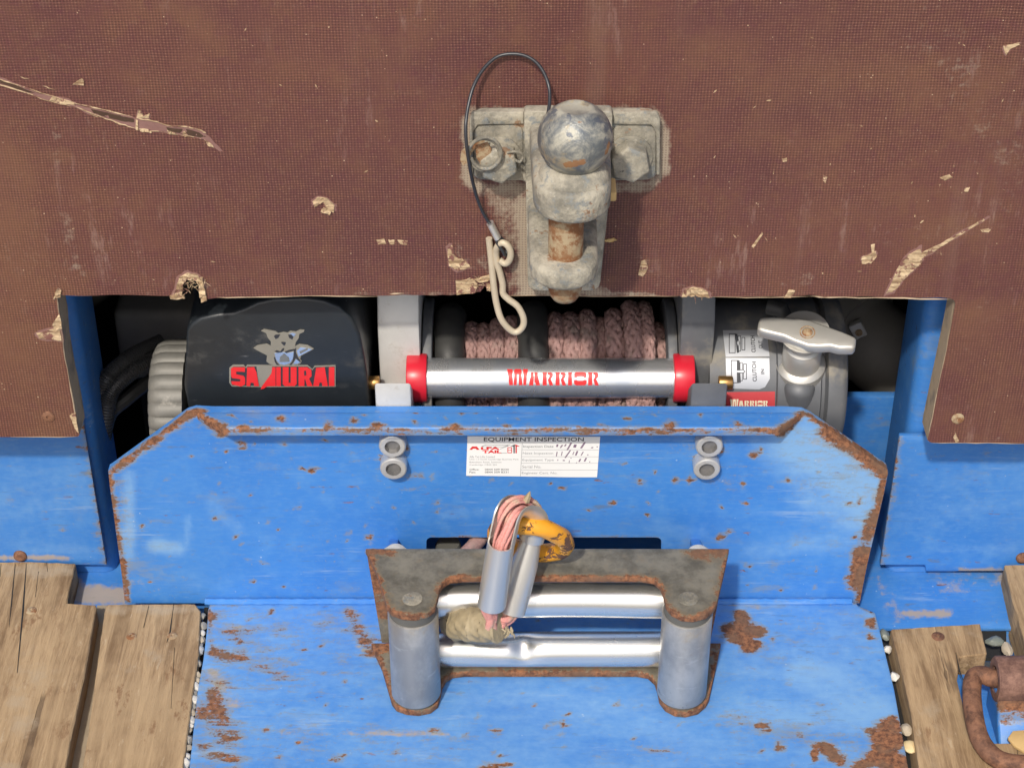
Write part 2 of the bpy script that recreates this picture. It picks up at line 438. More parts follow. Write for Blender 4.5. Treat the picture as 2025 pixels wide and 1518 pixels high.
def mat_ball():
    g = M('greasy_tow_ball')
    n = g.noise(42, 9, .74, .6); c = g.mix(g.ramp(n, .36, .62), (.13, .145, .155), (.42, .40, .33))
    c = g.mix(g.math('MULTIPLY', g.ramp(g.noise(70, 6, .66, .6), .53, .60), .85), c, (.10, .115, .145))
    c = g.mix(g.math('MULTIPLY', g.ramp(g.noise(55, 7, .7, .4), .56, .68), .6), c, (.42, .33, .19))
    ru = g.ramp(g.math('ADD', g.attr('rust'), g.math('ADD', g.nz(90, 2.0, 8, .72), g.nz(300, .6))), .52, .68)
    c = g.mix(g.math('MULTIPLY', ru, .9), c, (.25, .115, .042))
    return g.set(c, g.lerp(ru, g.lerp(g.ramp(n, .35, .65), .34, .66), .85), g.lerp(ru, .35, 0), g.math('ADD', g.noise(90, 9, .72), g.math('MULTIPLY', g.noise(500, 4), .4)), .0011, .6)
def mat_pin():
    g = M('rusty_pin')
    n = g.noise(110, 8, .72); c = g.mix(g.ramp(n, .40, .60), (.38, .30, .19), (.22, .095, .038))
    c = g.mix(g.ramp(g.noise(60, 5), .55, .7), c, (.30, .21, .12)); return g.set(c, .85, .1, n, .0006, .6)
def mat_rope(name, c1, c2, c3):
    g = M(name, spec=.2)
    n = g.noise(500, 4, .7, 0, g.vec((1, 1, 1))); c = g.mix(n, c1, c2); c = g.mix(g.ramp(g.noise(60, 4), .5, .7), c, c3)
    return g.set(c, .95, 0, g.noise(1500, 3), .0006, .9)
def mat_orange():
    g = M('chipped_orange_paint')
    v = g.noise(60, 9, .72, .4); rm = g.ramp(v, .535, .58)
    c = g.mix(g.noise(40, 4), (.66, .265, .014), (.78, .37, .025)); c = g.mix(rm, c, g.mix(g.noise(220, 5), (.06, .035, .025), (.21, .10, .06)))
    return g.set(c, g.lerp(rm, .42, .85), 0, g.math('SUBTRACT', g.math('MULTIPLY', g.noise(300, 4), .3), rm), .0007, .9)
def mat_bar():
    g = M('polished_tie_bar')
    dr = g.ramp(g.noise(26, 4, .6, 0, g.vec((1, .5, .5))), .40, .66)
    c = g.mix(dr, (.84, .85, .86), (.60, .64, .70)); c = g.mix(g.math('MULTIPLY', g.ramp(g.noise(90, 6, .7), .60, .70), .35), c, (.62, .62, .60))
    return g.set(c, g.lerp(dr, .24, .36), .82, g.noise(40, 4, .5, 0, g.vec((1, .2, .2))), .0004, .08)

B_BLUE = mat_blue(); B_RUSTP = mat_rustplate(); B_RUST = mat_rust()
B_BOARD = mat_board(); B_EDGE = mat_plyedge(); B_SPL = mat_splinter(); B_WOOD = mat_wood()
B_HITCH = mat_hitch(); B_HITCH2 = mat_hitch('dark_grimy_steel', .80); B_BALL = mat_ball(); B_PIN = mat_pin(); B_ORANGE = mat_orange(); B_BAR = mat_bar()
B_ROPE = mat_rope('faded_pink_rope', (.235, .140, .130), (.50, .315, .285), (.31, .225, .195))
B_ROPE2 = mat_rope('pink_rope_end', (.56, .17, .16), (.74, .42, .36), (.60, .47, .34))
B_TAPE = mat_plain('dirty_tape', (.19, .15, .085), (.46, .38, .24), .6, 55, .9, 0, .0012)
B_STEEL = mat_metal('brushed_roller_steel', (.34, .34, .34), (.50, .49, .47), (.32, .48), .78, 32, (1, 1, .4), .2, (.36, .335, .29), (.58, .74))
B_POL = mat_metal('polished_steel', (.66, .65, .62), (.80, .79, .76), (.20, .34), .92, 30, (.15, 1, 1), .1, (.55, .50, .43), (.60, .8))
def mat_roller():
    g = M('scuffed_roller_steel')
    n = g.noise(30, 5, .65, 0, g.vec((1, 1, .6))); c = g.mix(g.ramp(n, .35, .65), (.33, .325, .315), (.50, .485, .455))
    br = g.ramp(g.noise(48, 5, .7), .54, .72); c = g.mix(g.math('MULTIPLY', br, .6), c, (.33, .28, .215))
    sm = g.math('MULTIPLY', g.ramp(g.noise(110, 5, .6), .64, .68), g.ramp(g.noise(24, 2), .46, .58)); c = g.mix(g.math('MULTIPLY', sm, .75), c, (.09, .09, .10))
    sc = g.ramp(g.noise(240, 4, .6, 0, g.vec((.25, .25, 1))), .62, .68); c = g.mix(g.math('MULTIPLY', sc, .35), c, (.62, .61, .58))
    return g.set(c, g.lerp(n, .30, .50), g.lerp(br, .62, .35), g.noise(200, 4), .0003, .25)
B_ROLL = mat_roller()
def mat_cover():
    g = M('scuffed_black_cover')
    c = g.mix(g.noise(40, 5), (.010, .013, .017), (.024, .029, .034))
    du = g.math('MULTIPLY', g.ramp(g.noise(22, 5, .7, 0, g.vec((.6, 1, 1))), .50, .70), g.ramp(g.noise(130, 5, .7), .42, .66)); c = g.mix(g.math('MULTIPLY', du, .30), c, (.17, .16, .14))
    sc = g.math('MULTIPLY', g.ramp(g.noise(210, 4, .6, 0, g.vec((.12, 1, 1))), .66, .70), g.ramp(g.noise(30, 2), .52, .6)); c = g.mix(g.math('MULTIPLY', sc, .5), c, (.30, .31, .32))
    return g.set(c, g.lerp(du, .36, .7), 0, g.noise(300, 4), .0003, .3)
B_COVER = mat_cover()
B_STAIN = mat_metal('stainless_thimble', (.56, .545, .51), (.70, .685, .65), (.26, .40), .68, 60, (1, 1, .3), .1, (.38, .30, .21), (.64, .76))
B_ALU = mat_metal('cast_aluminium', (.50, .50, .485), (.64, .635, .61), (.45, .6), .25, 70, (1, 1, 1), .5, (.36, .33, .28), (.55, .75))
B_GREY = mat_metal('grey_cast_housing', (.085, .092, .105), (.165, .17, .178), (.45, .62), .2, 40, (1, 1, 1), .4, (.25, .23, .19), (.52, .70))
B_LEVER = mat_metal('worn_alloy_lever', (.44, .43, .395), (.60, .58, .54), (.32, .5), .55, 35, (1, 1, 1), .15, (.42, .36, .27), (.66, .8))
B_RIB = mat_metal('dusty_ribbed_alloy', (.10, .10, .092), (.26, .25, .225), (.5, .7), .25, 55, (1, 1, 1), .5, (.38, .36, .32), (.58, .72))
B_BLACK = mat_plain('black_plastic_cover', (.010, .013, .016), (.026, .031, .035), .38, 40, .25)
B_RUB = mat_plain('black_rubber', (.016, .017, .018), (.050, .049, .046), .55, 60, .5)
B_DARK = mat_plain('near_black', (.010, .010, .010), (.022, .022, .022), .9, 20, .3)
B_DKBOX = mat_plain('dusty_dark_plastic', (.07, .07, .065), (.14, .135, .12), .8, 30, .4)
B_RED = mat_plain('red_plastic', (.52, .012, .028), (.62, .022, .042), .34, 30, .05)
B_REDP = mat_plain('red_print', (.58, .012, .016), (.72, .030, .030), .40, 90, .1)
B_REDL = mat_plain('faded_red_sticker', (.42, .035, .045), (.55, .07, .075), .5, 50, .1)
B_CREAM = mat_plain('cream_print', (.68, .60, .42), (.76, .70, .54), .5, 50, .05)
B_WHITE = mat_plain('white_sticker', (.76, .77, .77), (.82, .82, .81), .45, 60, .05)
B_INK = mat_plain('black_print', (.02, .022, .03), (.035, .037, .045), .5, 60, .05)
B_INKG = mat_plain('grey_print', (.10, .11, .12), (.18, .19, .20), .5, 60, .05)
B_INKL = mat_plain('pale_grey_print', (.24, .255, .27), (.34, .35, .36), .5, 60, .05)
B_PURP = mat_plain('faded_purple_ink', (.13, .07, .14), (.30, .22, .29), .5, 200, .05)
B_SILV = mat_metal('silver_label', (.40, .42, .46), (.52, .535, .56), (.28, .4), .40, 25, (1, 1, 1), .05)
B_EMB = mat_metal('emblem_backing', (.25, .235, .19), (.32, .30, .25), (.38, .5), .35, 60, (1, 1, 1), .05)
B_CHR = mat_metal('emblem_chrome', (.55, .60, .66), (.75, .78, .82), (.10, .2), 1.0, 60, (1, 1, 1), .05)
B_BRASS = mat_metal('tarnished_brass', (.36, .20, .07), (.52, .31, .12), (.3, .5), .9, 90, (1, 1, 1), .2)
B_ZINC = mat_metal('zinc_bolt', (.48, .48, .475), (.63, .63, .62), (.30, .42), .55, 80, (1, 1, 1), .1, (.30, .24, .17), (.62, .75))
B_WIRE = mat_plain('black_coated_wire', (.014, .016, .020), (.04, .042, .05), .35, 90, .1)
B_CLIP = mat_plain('dusty_zinc_clip', (.42, .35, .25), (.60, .53, .41), .6, 70, .4, .2)
B_FERR = mat_metal('aluminium_ferrule', (.68, .68, .67), (.82, .82, .80), (.25, .4), .8, 60, (1, 1, 1), .1)
B_CHIP = mat_plain('yellow_wood_chip', (.50, .33, .13), (.62, .44, .20), .85, 50, .5)

B_GOUGE = mat_plain('dark_gouge', (.035, .018, .012), (.085, .045, .025), .9, 120, .8)
B_FILM = mat_plain('torn_mauve_film', (.16, .075, .068), (.26, .145, .125), .75, 90, .8)
B_SAND = mat_plain('dry_dirt', (.24, .19, .13), (.38, .31, .22), .95, 90, .9)
B_SOCK = mat_plain('socket_grey', (.16, .16, .165), (.34, .33, .32), .4, 160, .3, .6)  # greys of the hex sockets, darker than the bolt heads
B_DUSTY = mat_plain('dusty_rubber', (.11, .108, .10), (.22, .21, .19), .8, 30, .4)
B_DUSTY2 = mat_plain('dusty_band', (.16, .155, .14), (.28, .265, .235), .7, 40, .4)
B_COND = mat_plain('conduit_plastic', (.03, .031, .033), (.07, .07, .068), .35, 60, .3)

# ================================================================== the setting
def xz(pts, Y): return [(P(u, v, Y)[0], P(u, v, Y)[2]) for u, v in pts]
def xy(pts, Z): return [(PZ(u, v, Z)[0], PZ(u, v, Z)[1]) for u, v in pts]
ZD = -152.0                     # top of the deck plate
g = M('dark_gravel'); gn = g.voro(70)
gm = g.set(g.mix(g.noise(40, 6), (.24, .225, .20), (.44, .41, .36)), .95, 0, gn, .006, 1.0)
bm = bmesh.new(); L_ = 60000
bm.faces.new([bm.verts.new(p) for p in ((-L_, -L_, -520), (L_, -L_, -520), (L_, L_, -520), (-L_, L_, -520))])
emit('ground', bm, gm, base=(0, 0, -520), label='pale gravelly ground under the trailer deck', kind='structure')

# blue floor sheet at the foot of the side panels
dustf = [([PZ(150, 1175, -172), PZ(245, 1178, -172)], 17, .95), ([PZ(150, 1150, -172), PZ(160, 1185, -172)], 9, .8),
         ([PZ(1735, 1140, -172), PZ(1760, 1190, -172)], 9, .55), ([PZ(1800, 1215, -172), PZ(1870, 1212, -172)], 9, .8),
         ([PZ(1755, 1190, -172), PZ(1775, 1222, -172)], 9, .62), ([PZ(1840, 1134, -172), PZ(1985, 1136, -172)], 6, .85), ([PZ(1968, 1150, -172), PZ(1990, 1128, -172)], 9, .8),
         ([PZ(1850, 1165, -172), PZ(1915, 1160, -172)], 11, .52)]
bm = prism([(-620, -13), (560, -13), (560, 170), (-620, 170)], -176, -172, 'z', 1.0)
dice(bm, (0, 1), 9)
fl = emit('deck_floor', bm, B_BLUE, base=(0, 0, -172), label='dusty blue steel floor strip below the side panels', kind='structure', paint={'dust': dustf})
bm = box(-620, 560, -10, -4, -215, -177, 1)
emit('front_edge', bm, B_BLUE, fl)

# dark box added round the winch recess to shut out sky light
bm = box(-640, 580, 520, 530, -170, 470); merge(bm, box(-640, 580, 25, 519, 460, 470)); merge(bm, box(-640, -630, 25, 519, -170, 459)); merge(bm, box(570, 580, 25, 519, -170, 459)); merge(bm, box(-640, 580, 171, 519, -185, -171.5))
emit('added_dark_box', bm, B_DARK, base=(0, 300, -170), label='dark box added behind the winch to keep light out of the recess', kind='structure')

# ================================================================== plywood board with the opening
YB, TB = -5.0, 24.0
edge_top = [(110, 582), (160, 585), (250, 583), (345, 585), (352, 578), (358, 556), (368, 547), (384, 545), (397, 556), (402, 574), (408, 592),
            (440, 588), (520, 586), (640, 584), (752, 585), (800, 583), (860, 584), (905, 582), (950, 577), (958, 566), (968, 572), (985, 584), (1100, 585), (1240, 586), (1348, 585), (1352, 574), (1372, 570), (1396, 574), (1402, 586),
            (1460, 587), (1560, 586), (1600, 583), (1640, 588), (1700, 586), (1760, 588), (1850, 588), (1880, 590)]
et = jag(edge_top, 1.0, 2, False)
et = [p for p in et if p[1] < 596]
poly_px = [(-700, -420), (-700, 864), (60, 864), (154, 863), (157, 860), (150, 815), (141, 770), (138, 760), (126, 690), (122, 640), (115, 605)] + [tuple(p) for p in et] + \
          [(1887, 594), (1889, 600), (1878, 660), (1862, 735), (1848, 800), (1836, 858), (1834, 870), (1841, 875), (2100, 877), (2700, 880), (2700, -420)]
poly = xz(poly_px, YB)
bm = prism(poly, YB, YB + TB, 'y', 0.0)
dice(bm, (0, 2), 4.5)
def bx(pts): return [P(u, v, YB) for u, v in pts]
dust = [(bx([(935, 228), (1290, 228)]), 9, .95), (bx([(925, 240), (925, 350), (950, 375), (1040, 370)]), 7.5, 1.0), (bx([(1290, 225), (1312, 260), (1310, 340), (1285, 368), (1215, 370)]), 7, 1.0),
        (bx([(985, 395), (1000, 440), (1020, 480), (1030, 560)]), 17, .66), (bx([(1040, 400), (1043, 580)]), 13, 1.05), (bx([(1060, 575), (1190, 578)]), 7, 1.0), (bx([(1190, 580), (1300, 584)]), 4, .8),
        (bx([(905, 485), (925, 530)]), 9, .5), (bx([(960, 520), (1020, 575)]), 11, .6), (bx([(700, 580), (900, 582)]), 4, .45), (bx([(1300, 560), (1420, 575)]), 7, .5),
        (bx([(130, 430), (150, 530), (165, 545)]), 10, .46), (bx([(110, 160), (118, 560)]), 6, .36), (bx([(700, 540), (760, 560)]), 16, .3), (bx([(1720, 480), (1990, 400)]), 22, .3),
        (bx([(1900, 560), (1960, 860)]), 34, .25), (bx([(20, 430), (110, 840)]), 40, .25), (bx([(1560, 550), (1640, 560)]), 15, .44), (bx([(400, 560), (420, 580)]), 8, .45), (bx([(500, 560), (540, 575)]), 8, .4),
        (bx([(1260, 500), (1290, 540)]), 9, .42), (bx([(1830, 60), (2000, 330)]), 40, .36), (bx([(1000, 360), (1035, 440)]), 14, .8)]
wear = [(bx([(30, 380), (60, 560), (80, 820)]), 60, .75), (bx([(100, 310), (130, 310)]), 9, 1.0), (bx([(330, 60), (700, 120)]), 60, .40), (bx([(1500, 120), (1950, 200)]), 90, .55), (bx([(1900, 640), (1980, 820)]), 50, .6),
        (bx([(1975, 258), (1985, 262)]), 10, .8), (bx([(900, 30), (1300, 60)]), 50, .45), (bx([(1650, 380), (1950, 480)]), 50, .5), (bx([(20, 620), (70, 760)]), 40, .8)]
def bmat(f): return 0 if abs(f.normal.y) > .6 else 1
board = emit('plywood_board', bm, [B_BOARD, B_EDGE], base=P(1000, 585, YB), label='worn brown anti-slip plywood board with a cut-out over the winch', cat='board',
             sharp=30, paint={'dust': dust, 'wear': wear}, matfn=bmat)
def flake(pts, h=0.7, amp=1.2, n=3, mat=None, name='torn_patch', label=None, sub=0):
    if mat is None and name == 'torn_patch' and len(pts) >= 6:      # bruised film round the tear
        cc = np.mean(pts, axis=0); flake([tuple(cc + (np.array(p) - cc)*1.16 + np.random.uniform(-2, 2, 2)) for p in pts], .12, 2.0, 2, B_FILM, 'film_edge')
    q = xz(jag(pts, amp, n), YB)
    b = prism(q, YB - h, YB + .4, 'y', 0.0)
    dice(b, (0, 2), 2.2)
    for v in b.verts:
        if v.co.y < YB - h*.5: v.co.y -= random.uniform(-.6, .7) * h
    return emit(name, b, mat or B_SPL, board, label=label, smooth=False)
# the long gash
def sliver(pts, r=.45, y=.35, mat=None):
    q = jag(pts, .9, 3, False); pp = [P(u, v, YB - y) for u, v in q]
    rr = [r*random.uniform(.5, 1.5) for _ in pp]; rr[0] = rr[-1] = .08
    emit('splinter', tube(pp, rr, 5, scl=(1, .8)), mat or B_SPL, board, sharp=20)
gash = [(-40, 140), (0, 152), (40, 168), (75, 184), (98, 188), (140, 203), (180, 214), (215, 222), (262, 231), (272, 235), (300, 240), (326, 248), (345, 252), (372, 252), (396, 258), (412, 268), (426, 284), (442, 300), (430, 296), (419, 290), (404, 276), (372, 269), (340, 266), (305, 259), (272, 258), (262, 252), (236, 245), (205, 232), (180, 228), (150, 213), (132, 208), (104, 202), (92, 198), (60, 186), (30, 176), (0, 166), (-40, 158)]
flake(gash, .15, 1.3, 2, mat=B_FILM, label='long torn gash in the film')
for a in ([(180, 216), (225, 226), (264, 234), (266, 242), (240, 239), (205, 230), (186, 224)], [(328, 251), (345, 254), (372, 256), (394, 262), (408, 270), (396, 272), (370, 266), (345, 262), (332, 258)], [(0, 157), (40, 172), (70, 184), (60, 184), (30, 175), (0, 164)]):
    flake(a, .3, .8, 2, mat=B_GOUGE)
for a in ([(270, 234), (274, 216), (280, 220), (284, 230), (296, 224), (294, 234)], [(330, 257), (346, 261), (349, 267), (336, 265)], [(361, 261), (366, 258), (373, 269), (366, 270)], [(98, 198), (104, 191), (128, 196), (148, 203), (148, 208), (120, 203)], [(268, 236), (273, 238), (274, 258), (269, 256)], [(276, 254), (296, 256), (300, 262), (286, 260), (278, 260)], [(404, 276), (418, 284), (424, 292), (412, 287)]):
    flake(a, .8, .7, 2)
for a, r in (([(-20, 150), (40, 170), (95, 188), (150, 205), (200, 216), (262, 231)], .55), ([(150, 211), (200, 231), (240, 246), (268, 254)], .5), ([(-20, 162), (40, 180), (96, 200), (140, 210)], .6), ([(272, 234), (300, 239), (340, 250), (372, 251), (398, 258), (408, 264)], .55), ([(330, 264), (372, 269), (400, 275)], .4), ([(224, 240), (244, 248)], .5), ([(178, 226), (196, 232)], .5), ([(290, 258), (330, 262)], .35), ([(40, 152), (58, 157)], .4), ([(84, 170), (110, 178)], .4)):
    sliver(a, r)
# chips along the edge of the opening and over the face
flake([(344, 586), (350, 560), (356, 546), (372, 539), (392, 543), (402, 556), (404, 572), (398, 560), (385, 551), (370, 552), (362, 562), (360, 582)], 1.3, 1.4, 2, label='frayed wood at a torn notch')
flake([(396, 548), (401, 548), (410, 592), (399, 594), (393, 572)], 2.2, .8, 1)
flake([(336, 584), (360, 580), (366, 588), (338, 590)], 1.6, 1, 1)
flake([(901, 554), (936, 551), (944, 560), (940, 578), (903, 582)], .8, .8, 2, label='pale veneer showing at a broken corner')
flake([(936, 552), (972, 542), (978, 550), (950, 556)], 1.5, 1, 1); flake([(962, 560), (976, 562), (972, 574), (963, 573)], 1.5, .8, 1)
flake([(1348, 586), (1353, 572), (1370, 567), (1390, 570), (1400, 577), (1403, 587), (1375, 583)], 1.4, 1, 2)
flake([(1752, 580), (1768, 545), (1785, 512), (1802, 500), (1820, 492), (1824, 516), (1808, 532), (1788, 552), (1770, 572)], .7, 1.6, 2, label='leaf-shaped pale scar')
flake([(1818, 502), (1860, 482), (1905, 456), (1945, 432), (1947, 435), (1905, 461), (1862, 487), (1822, 512)], .35, 1.0, 3)
flake([(618, 398), (628, 389), (648, 392), (662, 406), (660, 418), (650, 416), (640, 398), (622, 408)], 1.2, 1, 2); flake([(640, 410), (655, 414), (652, 423), (634, 418)], 1.5, 1, 1)
flake([(885, 492), (894, 484), (900, 506), (922, 516), (930, 528), (905, 534), (888, 524)], .9, 1.4, 2, label='pale gouge beside the clip')
flake([(1268, 516), (1277, 512), (1281, 530), (1272, 545), (1262, 543)], .8, 1, 1)
flake([(1704, 508), (1716, 504), (1732, 496), (1734, 506), (1722, 520), (1704, 520)], .8, 1.2, 2); flake([(1722, 484), (1730, 482), (1728, 506), (1724, 500)], .4, .8, 1)
flake([(144, 166), (162, 155), (166, 160), (166, 168)], .8, 1, 1)
flake([(744, 474), (760, 472), (764, 482), (748, 483)], .3, 1.2, 1); flake([(768, 473), (780, 474), (780, 483), (771, 482)], .3, 1.2, 1); flake([(786, 474), (806, 476), (804, 484), (792, 482)], .3, 1.2, 1)
flake([(1184, 470), (1196, 473), (1215, 470), (1220, 474), (1205, 478), (1190, 475)], 1.2, .8, 1, B_CHIP)
flake([(1486, 487), (1507, 459), (1509, 462), (1490, 490)], .5, .4, 1); flake([(1546, 314), (1556, 312), (1556, 319), (1548, 320)], .5, .6, 1); flake([(1858, 351), (1878, 345), (1884, 350), (1868, 356)], .5, .6, 1)
flake([(1984, 90), (2016, 84), (2016, 88), (1998, 96), (1990, 108), (1986, 100)], .5, 1.0, 1); flake([(1908, 372), (1918, 370), (1914, 380), (1906, 378)], .4, .8, 1); flake([(1938, 454), (1962, 450), (1954, 459), (1942, 458)], .4, 1.2, 1)
flake([(1628, 346), (1636, 350), (1632, 362), (1627, 356)], .4, 1, 1)
flake([(106, 590), (114, 568), (122, 572), (120, 586)], 1.2, .8, 1); flake([(72, 658), (104, 650), (118, 640), (122, 672), (104, 672), (78, 668)], .8, 1.4, 2, label='chipped patch at the cut edge'); flake([(104, 640), (118, 618), (123, 650), (110, 652)], 1.2, 1, 1)
flake([(138, 820), (150, 815), (156, 855), (148, 845)], .8, .8, 1)
flake([(1550, 588), (1560, 572), (1572, 574), (1566, 588)], .6, .6, 1); flake([(1885, 864), (1890, 856), (1896, 870), (1890, 876)], .6, .8, 1)
for k in range(46):              # small stray slivers and nicks
    u = random.uniform(1380, 2020) if random.random() < .7 else random.uniform(10, 900); v = random.uniform(20, 560)
    a = random.uniform(0, 6.28); l = random.uniform(1.5, 5); w = random.uniform(.6, 1.6)
    ca, sa = math.cos(a), math.sin(a)
    flake([(u-ca*l, v-sa*l), (u-sa*w, v+ca*w), (u+ca*l, v+sa*l), (u+sa*w, v-ca*w)], .3, .4, 1, name='nick')
# frayed hairs in the notch
bm = bmesh.new()
for k in range(70):
    c0 = random.choice([(375, 552), (360, 570), (395, 560), (1375, 578), (940, 556)]); p = P(c0[0]+random.uniform(-16, 16), c0[1]+random.uniform(-8, 10), YB-.8)
    d = np.array([random.uniform(-1, 1), random.uniform(-.8, .1), random.uniform(-1, .7)]); d = d/np.linalg.norm(d)*random.uniform(2, 7)
    merge(bm, tube([p, p+d*.5+np.array([0, 0, .5]), p+d], [.28, .22, .05], 4))
emit('splinter_fringe', bm, B_SPL, board, kind='stuff', label='frayed splinters at the notches')
def board_screw(u, v, m=B_RUST):
    p = P(u, v, YB)
    b = lathe(p, (0, -1, 0), [(-.5, 5.0), (.6, 5.0), (1.4, 3.6), (1.4, 1.6), (.5, 1.4), (.5, 0)], 20)
    s = emit('screw', b, m, board); return s
board_screw(96, 823); board_screw(1894, 827, B_PIN)
for a, r_ in (([(428, 588), (520, 587), (640, 585), (752, 586)], .5), ([(770, 581), (800, 580)], .9), ([(990, 584), (1100, 585), (1240, 586), (1340, 586)], .35), ([(1405, 587), (1500, 588), (1600, 586)], .4), ([(1600, 586), (1640, 588), (1760, 589), (1880, 592)], .6), ([(1886, 596), (1872, 690), (1850, 790), (1836, 862)], .45), ([(1842, 875), (1930, 876), (2030, 877)], .4), ([(112, 586), (120, 640), (126, 690), (140, 770), (156, 858)], .5), ([(20, 864), (150, 863)], .35)): sliver(a, r_, .1, B_EDGE)

# ================================================================== blue winch mounting plate
PT = 8.0
pl_px = [(247, 1192), (240, 1130), (228, 1040), (217, 960), (214, 930), (222, 915), (372, 806), (388, 801), (420, 803), (1550, 803), (1585, 805), (1600, 812), (1752, 916), (1756, 935), (1748, 975), (1728, 1060), (1714, 1120), (1700, 1192)]
slot = rounded(xz([(843, 1062), (1308, 1062), (1308, 1132), (843, 1132)], 0), 5, 4)
plx = [xz([p], PT if p[1] < 928 else 0)[0] for p in pl_px]
bm = prism(plx, 0, PT, 'y', 0.0, holes=[slot])
dice(bm, (0, 2), 4.0)
def y0(pts, Y=0): return [P(u, v, Y) for u, v in pts]
rng = random.Random(3)
prust = [(y0([(1590, 880), (1720, 990)]), 40, .26), (y0([(230, 950), (255, 1150)]), 12, .34), (y0([(730, 880), (830, 940)]), 24, .22), (y0([(1360, 880), (1440, 940)]), 24, .22), (y0([(224, 930), (290, 880), (385, 812)]), 6.5, .85), (y0([(386, 808), (440, 856)]), 6.5, .95), (y0([(217, 935), (232, 1050), (252, 1188)]), 4.2, .80), (y0([(1592, 812), (1640, 845)]), 6, .95), (y0([(1640, 850), (1750, 925)]), 13, 1.05), (y0([(1545, 856), (1588, 812)]), 6, 1.0),
         (y0([(1752, 930), (1725, 1050)]), 5, .95), (y0([(1728, 1020), (1716, 1060)]), 9, .95), (y0([(1708, 1090), (1696, 1150)]), 12, 1.15), (y0([(1702, 1160), (1700, 1186)]), 5, .9), (y0([(860, 1064), (960, 1062)]), 3, .5), (y0([(1100, 1062), (1300, 1062)]), 2.5, .5)]
spots = [(448, 895, 3), (422, 975, 3), (426, 1026, 4), (616, 932, 4.5), (590, 1000, 3), (730, 1062, 5), (745, 990, 3), (830, 940, 3), (856, 945, 4), (780, 1000, 2.5), (690, 1050, 4), (1265, 952, 5), (1335, 950, 4.5), (1364, 948, 5), (1210, 994, 5), (1280, 1020, 4), (1470, 958, 4), (1472, 995, 4), (1425, 1062, 6), (1445, 1050, 3.5), (1560, 950, 3),
         (1622, 930, 3), (1590, 960, 3), (1700, 990, 4), (302, 1030, 2.5), (480, 880, 6), (330, 950, 3), (560, 880, 3), (1690, 1060, 4), (500, 1150, 4), (1610, 1160, 3), (1480, 1120, 3), (300, 1150, 4), (640, 870, 3), (975, 950, 3), (900, 1070, 3), (735, 1090, 6), (1505, 890, 4), (1490, 900, 6), (755, 905, 6), (800, 885, 5), (1380, 905, 5), (1425, 890, 5)]
prust += [(y0([(u, v)]), r, .92) for u, v, r in spots]
for k in range(150): prust.append((y0([(rng.uniform(240, 1720), rng.uniform(870, 1170))]), rng.uniform(1.2, 3.0), .75))
pfade = [([np.array([-300, 0, -60]), np.array([280, 0, -60])], 400, .16), (y0([(1580, 880), (1700, 960), (1720, 1000)]), 45, .95), (y0([(1600, 990), (1700, 1020)]), 22, .7), (y0([(310, 1080), (350, 1085)]), 12, .9), (y0([(470, 1045), (420, 1000)]), 12, .5), (y0([(880, 1020), (980, 1010)]), 10, .45), (y0([(1490, 1090), (1680, 1070)]), 20, .55), (y0([(255, 940), (255, 1100)]), 9, .7), (y0([(1300, 1040), (1500, 1120)]), 25, .35), (y0([(370, 1075), (372, 1020)]), 5, .55)]
plate = thing('winch_mount', 'blue steel winch mounting plate with folded lip, flat deck sheet and rusty edges', 'mounting plate', base=(-10, 0, ZD))
pdust = [(y0([(1620, 870), (1720, 950), (1725, 1000)]), 30, .34), (y0([(1560, 960), (1720, 1000)]), 16, .26), (y0([(250, 960), (258, 1080)]), 8, .34), (y0([(250, 1150), (330, 1165)]), 10, .3), (y0([(740, 1060), (735, 1090)]), 7, .35)]
emit('upright_plate', bm, B_BLUE, plate, sharp=30, paint={'rust': prust, 'fade_sheen': pfade, 'dust': pdust})
# lip folded forward along the top edge
zt = P(1000, 803, PT)[2]
lp = xy([(387, 815), (1587, 815), (1541, 846), (441, 846)], zt)
lp = [(lp[0][0], .5), (lp[1][0], .5), lp[2], lp[3]]
bm = prism(lp, zt - 8.5, zt + .2, 'z', 1.6, seg=3)
dice(bm, (0, 1), 4.0)
lf = [P(441, 853, lp[3][1]), P(1541, 853, lp[2][1])]
lrust = [([lf[0], lf[1]], 5.2, .74), ([np.array([lp[0][0], 0, zt-3]), lf[0]], 8, 1.0), ([np.array([lp[1][0], 0, zt-3]), lf[1]], 8, 1.0)]
for u, v, r in ((455, 822, 4), (555, 826, 6), (700, 832, 5), (480, 846, 7), (1105, 806, 4), (1240, 828, 5), (1325, 840, 9), (1385, 822, 4), (820, 815, 3), (915, 818, 3), (1310, 812, 3), (1190, 838, 4), (1000, 842, 4), (900, 842, 6), (1460, 838, 6), (650, 842, 6), (745, 840, 6)): lrust.append(([PZ(u, v, zt)], r, .95))
for k in range(26): lrust.append(([PZ(rng.uniform(420, 1560), rng.uniform(806, 845), zt)], rng.uniform(1.5, 3), .75))
lfade = [([P(rng_, 856, lp[2][1]), P(rng_ + 60, 856, lp[2][1])], 3, .8) for rng_ in (600, 820, 1000, 1130)]
emit('folded_lip', bm, B_BLUE, plate, sharp=30, paint={'rust': lrust, 'fade_sheen': lfade}, label='forward lip with a rusted front edge')
